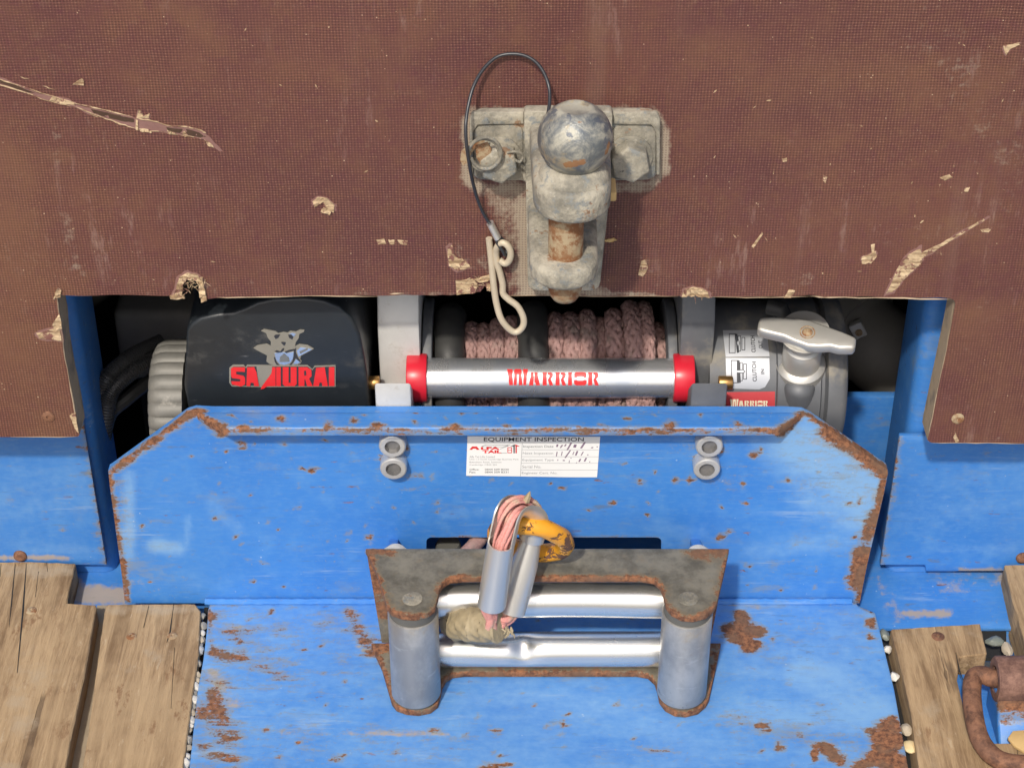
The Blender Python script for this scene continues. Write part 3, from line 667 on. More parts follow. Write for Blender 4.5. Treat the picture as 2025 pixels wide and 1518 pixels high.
# deck sheet in front
dk_px = [(374, 1518), (390, 1367), (402, 1300), (409, 1240), (411, 1205), (416, 1187), (1692, 1187), (1698, 1197), (1731, 1210), (1739, 1240), (1769, 1362), (1797, 1518)]
dkx = xy(dk_px, ZD)
dkx = [(-275, -380)] + [(x, min(y, -2.0)) if y > -6 else (x, y) for x, y in dkx] + [(284, -380)]
bm = prism(dkx, ZD - 7, ZD, 'z', 1.5, seg=2)
dice(bm, (0, 1), 4.5)
def zz(pts): return [PZ(u, v, ZD) for u, v in pts]
drust = [(zz([(430, 1215), (560, 1330)]), 34, .38), (zz([(420, 1330), (440, 1500)]), 30, .40), (zz([(640, 1230), (740, 1260)]), 22, .36), (zz([(560, 1240), (700, 1300)]), 40, .22), (zz([(480, 1440), (900, 1470)]), 30, .22), (zz([(1430, 1290), (1760, 1240)]), 30, .18), (zz([(1450, 1420), (1780, 1490)]), 26, .32), (zz([(425, 1290), (480, 1300)]), 9, .85), (zz([(440, 1250), (560, 1240)]), 9, .55), (zz([(420, 1370), (440, 1420)]), 10, .9), (zz([(400, 1400), (460, 1460)]), 14, .72), (zz([(1440, 1245), (1500, 1248)]), 10, 1.25), (zz([(1465, 1215), (1480, 1280)]), 9, 1.15), (zz([(1455, 1262), (1490, 1270)]), 9, 1.1),
         (zz([(1760, 1440), (1740, 1500), (1790, 1510)]), 15, 1.15), (zz([(1765, 1425), (1775, 1470)]), 8, 1.05), (zz([(1630, 1478), (1660, 1500)]), 9, 1.05), (zz([(1720, 1445), (1726, 1448)]), 5, 1.0), (zz([(1500, 1435), (1520, 1440)]), 5, 1), (zz([(1720, 1500), (1700, 1516)]), 9, .95),
         (zz([(415, 1200), (416, 1290)]), 4, .72), (zz([(690, 1210), (735, 1290)]), 10, .72), (zz([(400, 1480), (470, 1500)]), 9, .7), (zz([(480, 1290), (560, 1340)]), 12, .5), (zz([(1690, 1190), (1738, 1220)]), 4, .6), (zz([(1540, 1470), (1545, 1480)]), 5, .9), (zz([(1722, 1228), (1722, 1232)]), 6, 1.1), (zz([(1722, 1258), (1724, 1260)]), 5, 1.05),
         (zz([(1610, 1480), (1612, 1500)]), 4, 1.0), (zz([(970, 1440), (985, 1445)]), 4, .8), (zz([(950, 1520), (1000, 1512)]), 6, .8), (zz([(1110, 1425), (1120, 1435)]), 4, .8), (zz([(850, 1440), (870, 1446)]), 3.5, .75), (zz([(660, 1500), (680, 1496)]), 5, .8), (zz([(1260, 1480), (1330, 1482)]), 4, .5)]
for k in range(130):
    u = rng.triangular(400, 1780, 430); drust.append((zz([(u, rng.uniform(1200, 1518))]), rng.uniform(1.5, 4), .75))
for k in range(40): drust.append(([np.array([rng.uniform(-270, 280), rng.uniform(-370, -195), ZD])], rng.uniform(2, 8), .8))
dfade_sheen = [([np.array([-280, -170, ZD]), np.array([280, -170, ZD])], 520, .52), (zz([(1600, 1330), (1720, 1400)]), 48, .8), (zz([(1480, 1320), (1650, 1290)]), 40, .6), (zz([(440, 1230), (640, 1300)]), 45, .55), (zz([(500, 1400), (900, 1447)]), 22, .6), (zz([(1450, 1400), (1780, 1440)]), 35, .75), (zz([(550, 1480), (1400, 1500)]), 40, .42), (zz([(940, 1380), (1280, 1390)]), 30, .3)]  # broad first stroke pales the whole deck: sky sheen and chalky fading as colour
ddust = [(zz([(560, 1447), (885, 1448)]), 3.6, .80), (zz([(415, 1235), (480, 1245)]), 8, .5), (zz([(420, 1330), (460, 1390)]), 12, .55), (zz([(1420, 1190), (1500, 1200)]), 6, .6), (zz([(705, 1278), (730, 1285)]), 3, .9)]
emit('deck_sheet', bm, B_BLUE, plate, sharp=30, paint={'rust': drust, 'fade_sheen': dfade_sheen, 'dust': ddust})
# weld bead in the corner between plate and deck
pts = [np.array([x, -3.5, ZD + 1.4 + random.uniform(-.3, .3)]) for x in np.linspace(dkx[6][0] - 4, dkx[7][0] - 4, 150)]
emit('weld_bead', tube(pts, 3.0, 8, fn=lambda i, t: 1 + .08*math.sin(i*2.1)), B_BLUE, plate)
# side gussets that carry the fairlead
for u in (775, 1380):
    x = P(u, 1075, -20)[0]
    b = prism([(0.5, -84), (-20, -74), (-53, -52), (-53, ZD + 1), (0.5, ZD + 1)], x-4, x+4, 'x', 1.0); dice(b, (1, 2), 5)
    emit('gusset', b, B_BLUE, plate, paint={'rust': [([np.array([x, 0, -74]), np.array([x, -54, -50])], 6, .95)]})
def cap_bolt(u, v, h, ang):
    p = P(u, v, -h)
    c = np.array([p[0], 0, p[2]])
    t = thing('socket_bolt', None, None, base=c)
    prof = [(.0, 10.9), (h-1.6, 10.9), (h-.5, 10.4), (h, 9.4), (h, 7.0)]
    b = lathe(c, (0, -1, 0), prof[:-1], 36)
    bmesh.ops.delete(b, geom=[f for f in b.faces if len(f.verts) > 4 and abs(f.calc_center_median().y + h) < .01], context='FACES')
    # hexagonal socket
    hx = lathe(c, (0, -1, 0), [(h+.12, 6.9), (h-4, 6.0)], 6)
    bmesh.ops.delete(hx, geom=[f for f in hx.faces if len(f.verts) > 4 and abs(f.calc_center_median().y + h) < .5], context='FACES')
    bmesh.ops.rotate(hx, cent=Vector(c), matrix=Matrix.Rotation(R(ang), 3, 'Y'), verts=hx.verts[:])
    ring = lathe(c, (0, -1, 0), [(h, 9.4), (h, 6.2)], 36)
    bmesh.ops.delete(ring, geom=[f for f in ring.faces if len(f.verts) > 4], context='FACES')
    merge(b, ring); bpy.data.objects.remove(t); return b, hx
for u, v, a in ((776, 884, 0), (778, 928, 30), (1403, 884, 5), (1398, 929, 18)):
    b, hx = cap_bolt(u, v, 10.5, a); o = emit('socket_bolt', b, B_ZINC, plate); emit('hex_socket', hx, B_SOCK, o, smooth=False)

# ================================================================== side panels and posts
def side(sgn):
    t = thing('side_panel', 'blue side panel and square post beside the ribbed motor end of the winch' if sgn < 0 else
              'blue side panel and square post beside the clutch lever end of the winch', 'panel', base=(-440 if sgn < 0 else 430, 49, -156))
    xe = P(192, 1000, 49)[0] if sgn < 0 else P(1758, 1000, 49)[0]
    zb = P(200, 1117, 49)[2]; ztp = 8 if sgn < 0 else P(1800, 862, 49)[2]
    if sgn < 0: pl = [(-640, zb), (xe, zb), (xe, ztp), (-640, ztp)]
    else:
        xs = P(1831, 1117, 49)[0]; pl = [(xe, zb), (xs-1, zb), (xs+1, zb-7), (575, zb-7), (575, ztp), (xe, ztp)]
    b = prism(pl, 49, 54, 'y', 1.0); dice(b, (0, 2), 8)
    ru = []; r2 = random.Random(5 + sgn)
    lo, hi = ((-20, 205) if sgn < 0 else (1770, 2020))
    for k in range(28): ru.append(([P(r2.uniform(lo, hi), r2.uniform(890, 1105), 49)], r2.uniform(1.2, 2.6), .72))
    ru.append(([np.array([xe, 49, zb]), np.array([xe, 49, ztp])], 2.2, .55))
    fa = [([P(lo + 40, 1000, 49), P(hi - 40, 960, 49)], 60, .35), ([P(lo + 60, 1085, 49), P(hi - 20, 1090, 49)], 14, .45)]
    du = [([P(-20, 1106, 49), P(70, 1104, 49), P(140, 1106, 49)], 3.5, .95)] if sgn < 0 else [([P(1905, 1128, 49), P(2010, 1122, 49)], 4, .9)]
    emit('panel', b, B_BLUE, t, paint={'rust': ru, 'fade_sheen': fa, 'dust': du})
    # square post with rounded corners behind the panel
    xc = P(142, 582, 58)[0] if sgn < 0 else P(1833, 594, 58)[0]
    x0, x1 = (xc-70, xc) if sgn < 0 else (xc, xc+70)
    sec = rounded([(x0, 58), (x1, 58), (x1, 128), (x0, 128)], 12, 5)
    b = prism(sec, -171.5, 455, 'z', 0); dice(b, (2,), 14)
    zz_ = [-150, -60, 40, 160]
    emit('post', b, B_BLUE, t, paint={'rust': [([np.array([xc, 92, -165]), np.array([xc, 92, -20])], 8, .62)], 'fade_sheen': [([np.array([xc, 85, -150]), np.array([xc, 85, 60])], 16, .5)]})
    # screw low on the panel
    p = P(40, 1098, 49) if sgn < 0 else P(2022, 1102, 49)
    emit('screw', lathe(p, (0, -1, 0), [(-.5, 6), (1.5, 5.6), (3, 3.6), (3, 0)], 18), B_RUST, t)
    return t
side(-1); side(1)
# blue cross member low behind the winch
bm = box(-345, 335, 172, 181, -171, -64, 2)
emit('cross_member', bm, B_BLUE, base=(0, 200, -171), label='blue steel cross member low behind the winch', cat='beam')

# ================================================================== plank deck
ZP = -150.0
deck = thing('plank_deck', 'weathered timber deck planks on both sides of the blue sheet', None, base=(0, -60, -186), kind='structure')
def plank(px, ext, dusts=(), th=34):
    q = xy(px, ZP) if not isinstance(px[0], np.ndarray) else px
    q = [tuple(p) for p in q] + ext
    b = prism(q, ZP - th, ZP, 'z', .9, seg=1, ang=30)
    dice(b, (0, 1), 6)
    for v in b.verts:
        if v.co.z > ZP - 3: v.co.z += random.uniform(-.35, .35); v.co.x += random.uniform(-.22, .22)
    return emit('plank', b, B_WOOD, deck, sharp=30, paint={'dust': [([PZ(u, v, ZP) for u, v in pts], r, s) for pts, r, s in dusts]})
pA = plank([(130, 1518), (140, 1460), (165, 1345), (190, 1204), (190, 1195), (133, 1192), (136, 1170), (150, 1113), (60, 1110)], [(-700, 46), (-700, -560), (-330, -560)],
           [([(0, 1125), (140, 1125)], 14, .7), ([(60, 1300), (20, 1500)], 30, .45)])
pB = plank([(163, 1518), (176, 1440), (194, 1300), (208, 1200), (214, 1194), (386, 1193), (397, 1208), (393, 1290), (380, 1380), (362, 1518)], [(-287, -560), (-368, -560)], [([(215, 1205), (380, 1205)], 9, .7), ([(220, 1330), (300, 1300)], 22, .4)])
pC = plank([(1818, 1518), (1800, 1400), (1782, 1320), (1762, 1243), (1938, 1232), (1952, 1292), (1898, 1298), (1893, 1345), (1906, 1400), (1926, 1468), (2040, 1468)], [(440, -186), (470, -560), (318, -560)], [([(1780, 1260), (1930, 1250)], 10, .5), ([(1830, 1400), (1850, 1500)], 22, .4)])
pD = plank([(1986, 1116), (2003, 1190), (2019, 1240), (2032, 1290)], [(640, -44), (640, 46)], [])
def plank_screw(u, v, pk, r=5, m=B_RUST):
    p = PZ(u, v, ZP)
    emit('screw', lathe(p, (0, 0, 1), [(-1, r), (.3, r), (.9, r*.75), (.9, r*.3), (.1, r*.2), (.1, 0)], 18), m, pk)
plank_screw(1855, 1258, pC, 5.4); plank_screw(260, 1258, pB, 4.2, B_PIN); plank_screw(341, 1257, pB, 4.2, B_PIN); plank_screw(62, 1207, pA, 4.6, B_PIN)
# long drying cracks as narrow open splits
def crack(pts, pk, w=.7):
    q = [PZ(u, v, ZP) for u, v in pts]; L = []; Rr = []
    for i, p in enumerate(q):
        ww = w * (0.25 if i in (0, len(q)-1) else 1); L.append((p[0]-ww, p[1])); Rr.append((p[0]+ww, p[1]))
    emit('crack', prism(L + Rr[::-1], ZP - .2, ZP + .45, 'z'), B_DARK, pk)
crack([(2, 1115), (0, 1140)], pA); crack([(30, 1114), (24, 1180), (18, 1240)], pA, .5); crack([(52, 1114), (46, 1200), (34, 1330)], pA, .7); crack([(76, 1130), (70, 1180)], pA, .6); crack([(92, 1112), (94, 1130)], pA, .4)
crack([(295, 1194), (284, 1240)], pB, .5); crack([(344, 1193), (336, 1250), (330, 1270)], pB, .5); crack([(345, 1280), (338, 1400)], pB, .4)
crack([(1890, 1290), (1897, 1325), (1905, 1345)], pC, .5); crack([(2010, 1470), (2016, 1518)], pC, .6)

q = xy([(128, 1518), (165, 1345), (192, 1196), (212, 1196), (198, 1300), (168, 1518)], -168)
emit('gap_dirt', prism([(-372, -560)] + q[:3] + q[3:] + [(-330, -560)], -175.5, -168, 'z'), B_SAND, deck)

# ================================================================== winch
AY, AZ = 100.0, 14.0
winch = thing('winch', 'electric recovery winch with black cover, grey gear housing and polished tie bar', 'winch', base=(-10, 100, -90))
YC = 25.0                       # front of the black cover
cv = [(364, 766), (366, 720), (369, 652), (378, 640), (396, 628), (430, 621), (462, 618), (484, 610), (508, 598), (540, 591), (602, 589), (640, 594), (672, 607), (697, 631), (712, 662), (720, 700), (726, 740), (727, 766)]
cz = xz(cv, YC); zb = P(500, 766, YC)[2]
bm = prism([(cz[0][0], -66)] + cz + [(cz[-1][0], -66)], YC, 165, 'y', 3.0, seg=3, ang=28)
for v in bm.verts:
    if v.co.z < zb - 4 and v.co.y < 60: v.co.y += min(26, (zb - v.co.z)*.16)
emit('motor_cover', bm, B_COVER, winch, sharp=32)
x0, x1 = P(372, 600, 70)[0], P(745, 600, 70)[0]
emit('motor_case', box(x0, x1-12, 90, 170, -50, 150, 8, 3), B_BLACK, winch)
# emblem and name on the cover
YE = YC
def FE(cx, cy): return (430 + cx/7.5, 630 + cy/7.5)
def emb(name, polys, mat, y, parent=winch, lab=None):
    b = sheet([[FE(*p) for p in pl] for pl in polys], lambda u, v: P(u, v, YC - y)); thicken(b, (0, .5, 0))
    return emit(name, b, mat, parent, label=lab, smooth=False)
badge = emb('name_badge', [[(175, 730), (230, 685), (390, 685), (420, 718), (440, 685), (810, 690), (1340, 690), (1408, 748), (1440, 700), (1752, 690), (1752, 1010), (700, 1016), (215, 1005), (175, 950)]], B_EMB, .6, lab='torn silver-edged badge with red letters')
emb('badge_ground', [[(200, 745), (235, 715), (395, 715), (425, 740), (445, 712), (575, 712), (612, 990), (430, 995), (215, 985), (198, 940)], [(812, 712), (1335, 712), (1408, 768), (1442, 722), (1736, 712), (1736, 1000), (660, 1000), (812, 810)]], B_INK, .9, badge)
S_ = [(200, 745), (235, 722), (408, 725), (408, 790), (340, 785), (278, 785), (278, 826), (385, 850), (410, 880), (410, 975), (350, 1005), (215, 975), (205, 930), (330, 935), (345, 915), (330, 895), (215, 880), (200, 840)]
A1 = [(440, 725), (545, 720), (580, 800), (615, 1000), (545, 1000), (535, 950), (492, 950), (485, 1000), (430, 1000)]
M1 = [(800, 815), (812, 722), (862, 722), (862, 1000), (735, 1002), (690, 1035), (640, 1048), (660, 1005)]
M2 = [(872, 722), (940, 722), (940, 1000), (872, 1000)]
U_ = [(968, 722), (1056, 722), (1056, 955), (1086, 955), (1086, 722), (1175, 722), (1175, 968), (1145, 1000), (1000, 1000), (968, 970)]
R_ = [(1203, 722), (1330, 722), (1392, 760), (1398, 850), (1360, 890), (1412, 1000), (1330, 1000), (1302, 900), (1290, 900), (1290, 1000), (1203, 1000)]
A2 = [(1462, 735), (1592, 722), (1638, 1000), (1555, 1000), (1550, 948), (1515, 948), (1505, 1000), (1420, 1000)]
I_ = [(1652, 722), (1735, 722), (1735, 998), (1652, 998)]
for L in (S_, A1, M1, M2, U_, R_, A2, I_): emb('letter', [L], B_REDP, 1.3, badge)
emb('letter_counter', [[(1285, 775), (1312, 775), (1315, 840), (1288, 845)]], B_INK, 1.7, badge)
head = [(645, 180), (690, 155), (775, 170), (860, 185), (905, 217), (980, 196), (1042, 208), (1080, 180), (1165, 192), (1230, 160), (1290, 170), (1282, 196), (1215, 228), (1205, 290), (1162, 350), (1150, 410), (1215, 375), (1340, 392), (1430, 445), (1390, 470), (1240, 550), (1225, 600), (1250, 630), (1235, 660), (1180, 682), (1130, 690), (830, 690), (770, 670), (725, 635), (735, 545), (580, 465), (535, 435), (590, 395), (735, 370), (790, 400), (792, 340), (745, 280), (722, 215)]
crest = emb('animal_crest', [head], B_EMB, .6, lab='silver animal-head crest above the name')
emb('crest_line', [[(838, 262), (862, 240), (930, 236), (902, 285), (862, 302)], [(1048, 240), (1100, 240), (1126, 270), (1110, 310), (1062, 285)], [(942, 352), (962, 345), (1012, 352), (1008, 382), (988, 402), (966, 380)],
                    [(845, 488), (880, 470), (930, 488), (970, 440), (988, 440), (980, 480), (940, 502), (870, 500)], [(1000, 492), (1060, 466), (1145, 450), (1150, 470), (1060, 495), (1020, 508)],
                    [(838, 575), (850, 570), (885, 655), (920, 686), (880, 686), (850, 640)], [(1135, 480), (1165, 425), (1162, 500), (1192, 570), (1240, 640), (1222, 642), (1160, 585), (1130, 640), (1095, 686), (1065, 686), (1108, 640), (1130, 560)]], B_INK, .95, crest)
emb('crest_chrome', [[(845, 510), (985, 495), (1030, 512), (1130, 490), (1120, 590), (1080, 655), (1000, 686), (920, 670), (870, 610)], [(1175, 480), (1230, 425), (1345, 440), (1400, 455), (1240, 540), (1205, 565)], [(1165, 600), (1225, 645), (1190, 668), (1125, 672)], [(1060, 225), (1110, 210), (1165, 225), (1130, 268), (1098, 235)]], B_CHR, .95, crest)
emb('crest_detail', [[(925, 575), (985, 520), (1060, 580), (1070, 640), (920, 645)], [(1215, 490), (1330, 440), (1345, 460), (1230, 525)]], B_INKG, 1.3, crest)
# ribbed motor end
def rib(t, h): return 1 + .045*(abs(math.cos(t*13))**.6 - .5)
xa, xb = P(292, 760, 40)[0], P(372, 760, 60)[0]
L_ = xb - xa
bm = lathe((xa, 68, 8), (1, 0, 0), [(0, 34), (0, 44), (2.5, 47.5), (7, 50), (12, 50.8), (L_, 50.8)], 208, rib)
emit('ribbed_end_cap', bm, B_RIB, winch, sharp=60)
# drum supports
def support(u0, u1, foot, mat, name):
    xl, xr = P(u0, 700, 54)[0], P(u1, 700, 54)[0]
    sec = [(54, 96), (66, 120), (84, 132), (125, 132), (158, 100), (158, -85), (54, -85)]
    b = prism(sec, xl, xr, 'x', 2.0, seg=2)
    if foot:
        f0, f1 = P(foot[0], 780, 20)[0], P(foot[1], 780, 20)[0]
        merge(b, prism([(9, P(760, 757, 9)[2]), (9, -60), (53.8, -60), (53.8, P(760, 757, 9)[2] - 42)], f0, f1, 'x', 2.0))
    return emit(name, b, mat, winch, sharp=30)
support(749, 831, (744, 815), B_ALU, 'drum_support'); support(1344, 1410, (1363, 1434), B_GREY, 'drum_support')
# drum and its flanges
xl, xr = P(832, 700, 60)[0], P(1343, 700, 60)[0]
emit('drum', cyl((0, AY, AZ), (1, 0, 0), 30, xl-4, xr+4, 48), B_GREY, winch)
for x, s in ((xl, 1), (xr, -1)):
    emit('drum_flange', cyl((x, AY, AZ), (s, 0, 0), 63, 1.0, 9.0, 72, 1.5), B_GREY, winch)
# gear housing
HR = 62.0
xg0, xg1, xg2, xg3 = P(1408, 700, 45)[0], P(1541, 700, 45)[0], P(1627, 720, 45)[0], P(1678, 760, 45)[0]
bm = lathe((0, AY, AZ), (1, 0, 0), [(xg0, HR-8), (xg0, HR), (xg1, HR), (xg1+1, HR+3), (xg2, HR+3), (xg2+1.5, HR-1), (xg2+4, HR-1), (xg2+6, HR+5), (xg3-6, HR+5), (xg3-1.5, HR+2), (xg3, HR-3)], 96)
emit('gear_housing', bm, B_GREY, winch, sharp=40)
c = PC(1580, 770, AY, AZ, HR); b = lathe((c[0], c[1]+4, c[2]-14), (0, -.28, 1), [(-22, 12.5), (18, 12.5), (23, 10.5), (25.5, 5), (26, 0)], 28)
emit('housing_boss', b, B_GREY, winch, sharp=45)
emit('cable_terminal', tube([P(1520, 606, 80), P(1545, 612, 75), P(1552, 632, 72)], 7, 12), B_RUB, winch)
# labels on the gear housing
def PG(u, v, off=.35): return PC(u, v, AY, AZ, HR + off)
def FL(cx, cy): return (1400 + cx/6.328, 600 + cy/6.328)
def lab(name, polys, mat, off, parent=winch, label=None):
    b = sheet([[FL(*p) for p in pl] for pl in polys], lambda u, v: PG(u, v, off), cut=2.0)
    return emit(name, b, mat, parent, label=label, sharp=60)
sil = lab('clutch_label', [[(186, 335), (620, 330), (745, 405), (770, 660), (222, 668)], [(222, 680), (768, 682), (775, 940), (715, 1045), (640, 1075), (232, 1062)]], B_SILV, .35, label='silver clutch label with black drawings')
def outline(p, w):               # frame polygon from a rectangle
    x0, y0_, x1, y1 = p
    return [[(x0, y0_), (x1, y0_), (x1, y0_+w), (x0, y0_+w)], [(x0, y1-w), (x1, y1-w), (x1, y1), (x0, y1)], [(x0, y0_+w), (x0+w, y0_+w), (x0+w, y1-w), (x0, y1-w)], [(x1-w, y0_+w), (x1, y0_+w), (x1, y1-w), (x1-w, y1-w)]]
pol = outline((262, 376, 345, 622), 9) + [[(340, 376), (368, 382), (392, 612), (362, 620)]] + outline((420, 420, 466, 585), 9) + outline((372, 400, 412, 598), 8) + [[(355, 490), (380, 440), (402, 495), (380, 550)]]
pol += outline((290, 708, 372, 996), 9) + [[(362, 708), (396, 712), (412, 990), (372, 996)]] + outline((440, 752, 486, 950), 9) + outline((398, 735, 434, 970), 8) + [[(335, 850), (360, 830), (440, 824), (470, 850), (440, 874), (360, 870)]]
lab('label_drawing', pol, B_INK, .6, sil)
lab('label_drawing_detail', [[(362, 490), (380, 460), (394, 495), (380, 535)], [(348, 850), (366, 838), (438, 833), (458, 850), (438, 865), (366, 861)], [(282, 395), (334, 395), (334, 604), (282, 604)], [(310, 728), (362, 728), (362, 976), (310, 976)]], B_SILV, .8, sil)
def vtext(body, q):              # text that reads upward: quad corners in label space (start at the lower end)
    (x0, y0_, x1, y1, sk) = q
    quad = [FL(x0, y1), FL(x0 - sk, y0_), FL(x1 - sk, y0_), FL(x1, y1)]
    emit('lettering', text_bm(body, quad, lambda u, v: PG(u, v, .6), .02, 2.0), B_INK, sil)
vtext('CLUTCH', (545, 402, 598, 612, 14)); vtext('OUT', (636, 462, 684, 562, 5)); vtext('CLUTCH', (560, 726, 612, 976, 10)); vtext('IN', (665, 820, 706, 882, 4))
lab('red_label', [[(228, 1108), (838, 1100), (838, 1330), (228, 1330)]], B_REDL, .4, label='faded red label with cream lettering')
# stencil lettering WARRIOR, drawn once and used on the red label and on the tie bar
def warrior():
    r = [(922, 245), (968, 245), (965, 382), (922, 382)]; r2 = [(976, 247), (1012, 245), (1033, 264), (1030, 292), (1008, 315), (1034, 382), (994, 382), (976, 322), (988, 303), (992, 276), (976, 270)]
    sh = lambda p, d: [(x + d, y) for x, y in p]
    return [[(548, 210), (606, 214), (609, 380), (570, 380)], [(622, 218), (640, 211), (688, 211), (700, 222), (709, 380), (672, 380), (668, 268), (655, 268), (648, 380), (618, 380)], [(716, 210), (768, 212), (747, 380), (720, 380)],
            [(800, 245), (826, 245), (832, 300), (822, 382), (778, 382)], [(834, 245), (868, 245), (893, 382), (852, 382), (846, 352), (836, 352), (834, 300)],
            r, r2, sh(r, 136), sh(r2, 136), [(1190, 245), (1232, 245), (1232, 382), (1190, 382)],
            [(1253, 300), (1253, 262), (1273, 243), (1367, 243), (1386, 262), (1386, 300), (1356, 300), (1346, 290), (1292, 290), (1282, 300)], [(1253, 325), (1282, 325), (1292, 333), (1346, 333), (1356, 325), (1386, 325), (1386, 364), (1367, 382), (1273, 382), (1253, 364)],
            sh(r, 480), sh(r2, 480)]
WL = warrior()
b = sheet([[FL(275 + (x-548)*(748-275)/(1514-548), 1196 + (y-210)*(1290-1196)/(382-210)) for x, y in p] for p in WL], lambda u, v: PG(u, v, .7), cut=2.0)
emit('lettering', b, B_CREAM, winch)
# polished tie bar with red end collars and brass end screws
TY, TR = 50.0, 16.3
TZ = P(1090, 747, TY)[2] - 0.0
xa, xb = P(815, 750, TY)[0], P(1362, 750, TY)[0]
bar = emit('tie_bar', cyl((0, TY, TZ), (1, 0, 0), TR, xa, xb, 64), B_BAR, winch)
for u0, u1 in ((802, 843), (1335, 1376)):
    a, b_ = P(u0, 745, TY-18)[0], P(u1, 745, TY-18)[0]
    emit('end_collar', cyl((0, TY, TZ), (1, 0, 0), 20.0, a, b_, 48, 1.2), B_RED, winch)
for u0, u1 in ((729, 752), (1419, 1447)):
    a, b_ = P(u0, 745, TY)[0], P(u1, 745, TY)[0]
    emit('brass_screw', cyl((0, TY-8, TZ+1), (1, 0, 0), 5.6, a, b_, 20, .8), B_BRASS, winch)
b = sheet([[(900 + x/5.329, 690 + y/5.329) for x, y in p] for p in WL], lambda u, v: PC(u, v, TY, TZ, TR + .12), cut=1.2)
emit('lettering', b, B_REDP, bar, label='red stencil lettering on the bar')
# clutch lever
e = R(68); AX = np.array([-.06, -math.cos(e), math.sin(e)]); AX /= np.linalg.norm(AX)
pb = PC(1583, 722, AY, AZ, HR - 2); ph = pb + AX*50
emit('lever_post', lathe(pb, AX, [(-8, 20), (3, 20), (5, 18), (6, 15.5), (26, 15.5), (30, 13.5), (31, 15), (33, 13), (40, 15), (49, 20)], 36), B_LEVER, winch, sharp=40)
LV = [(650, 165), (800, 152), (1100, 172), (1280, 200), (1480, 270), (1700, 350), (1862, 420), (1850, 520), (1832, 560), (1650, 560), (1530, 530), (1380, 540), (1250, 530), (1080, 470), (950, 410), (800, 375), (700, 350), (615, 320), (630, 240)]
nrm = AX
top = [PN(*FL(*p), ph + AX*9, nrm) for p in LV]
bm = bmesh.new(); vt = [bm.verts.new(p) for p in top]; f = bm.faces.new(vt)
ex = bmesh.ops.extrude_face_region(bm, geom=[f])
bmesh.ops.translate(bm, vec=Vector(-AX*11), verts=[v for v in ex['geom'] if isinstance(v, bmesh.types.BMVert)])
bmesh.ops.recalc_face_normals(bm, faces=bm.faces[:]); bevel_sharp(bm, 2.6, 3, 40)
lever = emit('clutch_lever', bm, B_LEVER, winch, sharp=50)
cs = PN(*FL(1245, 360), ph + AX*9, nrm)
emit('lever_screw', lathe(cs, AX, [(-1, 6.2), (.2, 6.2), (.2, 5.2), (-.6, 4.8), (.8, 3.6), (1.6, 2.6), (1.8, 0)], 24), B_PIN, lever)

# ================================================================== rope wound on the drum
rope = thing('winch_rope', 'faded pink braided rope wound on the winch drum', 'rope', base=(-5, 60, -40))
def turn(u0, u1, Rout, seed):
    xl, xr = P(u0, 690, 55)[0], P(u1, 690, 55)[0]; xc = (xl+xr)/2; rr = (xr-xl)/2*1.06
    Rc = Rout - rr; rd = random.Random(seed); bm = bmesh.new(); n = 110; Mh = max(4, int(2*math.pi*Rc/ (rr*8.5)))
    sk = rd.uniform(-2, 2); ph0 = rd.uniform(0, 6)
    for s in (1, -1):
        for k in range(6):
            pts = []
            for i in range(n):
                t = 2*math.pi*i/n; ph_ = s*(Mh*t) + 2*math.pi*k/6 + ph0 + .12*math.sin(5*t + k)
                ro = rr*.70*(1 + .10*math.sin(6*Mh*t + (0 if s > 0 else math.pi) + k*math.pi))
                rad = Rc + ro*math.cos(ph_) + .7*math.sin(3*t + seed); ax = xc + ro*math.sin(ph_) + sk*math.sin(t + seed)*.5
                pts.append((ax, AY - rad*math.cos(t), AZ + rad*math.sin(t)))
            merge(bm, tube(pts, rr*.34, 6, closed=True, fn=lambda i, t: 1 + rd.uniform(-.16, .16)))
    return emit('rope_turn', bm, B_ROPE, rope, sharp=80)
TURNS = [(834, 858, 43), (913, 942, 43.5), (940, 971, 43), (969, 1000, 46), (998, 1029, 48), (1083, 1117, 51.5), (1115, 1152, 52), (1150, 1184, 53), (1182, 1207, 47), (1204, 1243, 55), (1240, 1274, 61.5), (1268, 1298, 60), (1296, 1330, 42)]
for i, (a, b_, r_) in enumerate(TURNS): turn(a, b_, r_, i*1.7 + 1)
bm = bmesh.new(); rf = random.Random(11)
for k in range(1500):
    a, b_, r_ = rf.choice(TURNS); x = P(rf.uniform(a, b_), 690, 55)[0]; t = R(rf.uniform(-35, 100)); q = r_ - rf.uniform(0, 2)
    p = np.array([x, AY - q*math.cos(t), AZ + q*math.sin(t)]); o = np.array([rf.uniform(-.7, .7), -math.cos(t)*.8 + rf.uniform(-.5, .5), math.sin(t)*.8 + rf.uniform(-.5, .5)])
    l = rf.uniform(1.0, 4); merge(bm, tube([p, p + o*l*.6 + np.array([rf.uniform(-1, 1), 0, 0]), p + o*l], [.17, .14, .05], 3))
emit('rope_fuzz', bm, B_ROPE, rope, kind='stuff')
# black sleeves around two turns
for u0, u1, ro in ((854, 917, 59), (1024, 1087, 61)):
    xl, xr = P(u0, 690, 50)[0], P(u1, 690, 50)[0]; xc = (xl+xr)/2; rr = (xr-xl)/2; n = 72; pts = []
    for i in range(n):
        t = 2*math.pi*i/n; pts.append((xc + .6*math.sin(3*t), AY - (ro-rr)*math.cos(t), AZ + (ro-rr)*math.sin(t)))
    emit('rubber_sleeve', tube(pts, rr, 18, closed=True, fn=lambda i, t: 1 + .03*math.sin(i*1.3) + .02*math.sin(i*.7 + t*2)), B_RUB, rope, sharp=80)
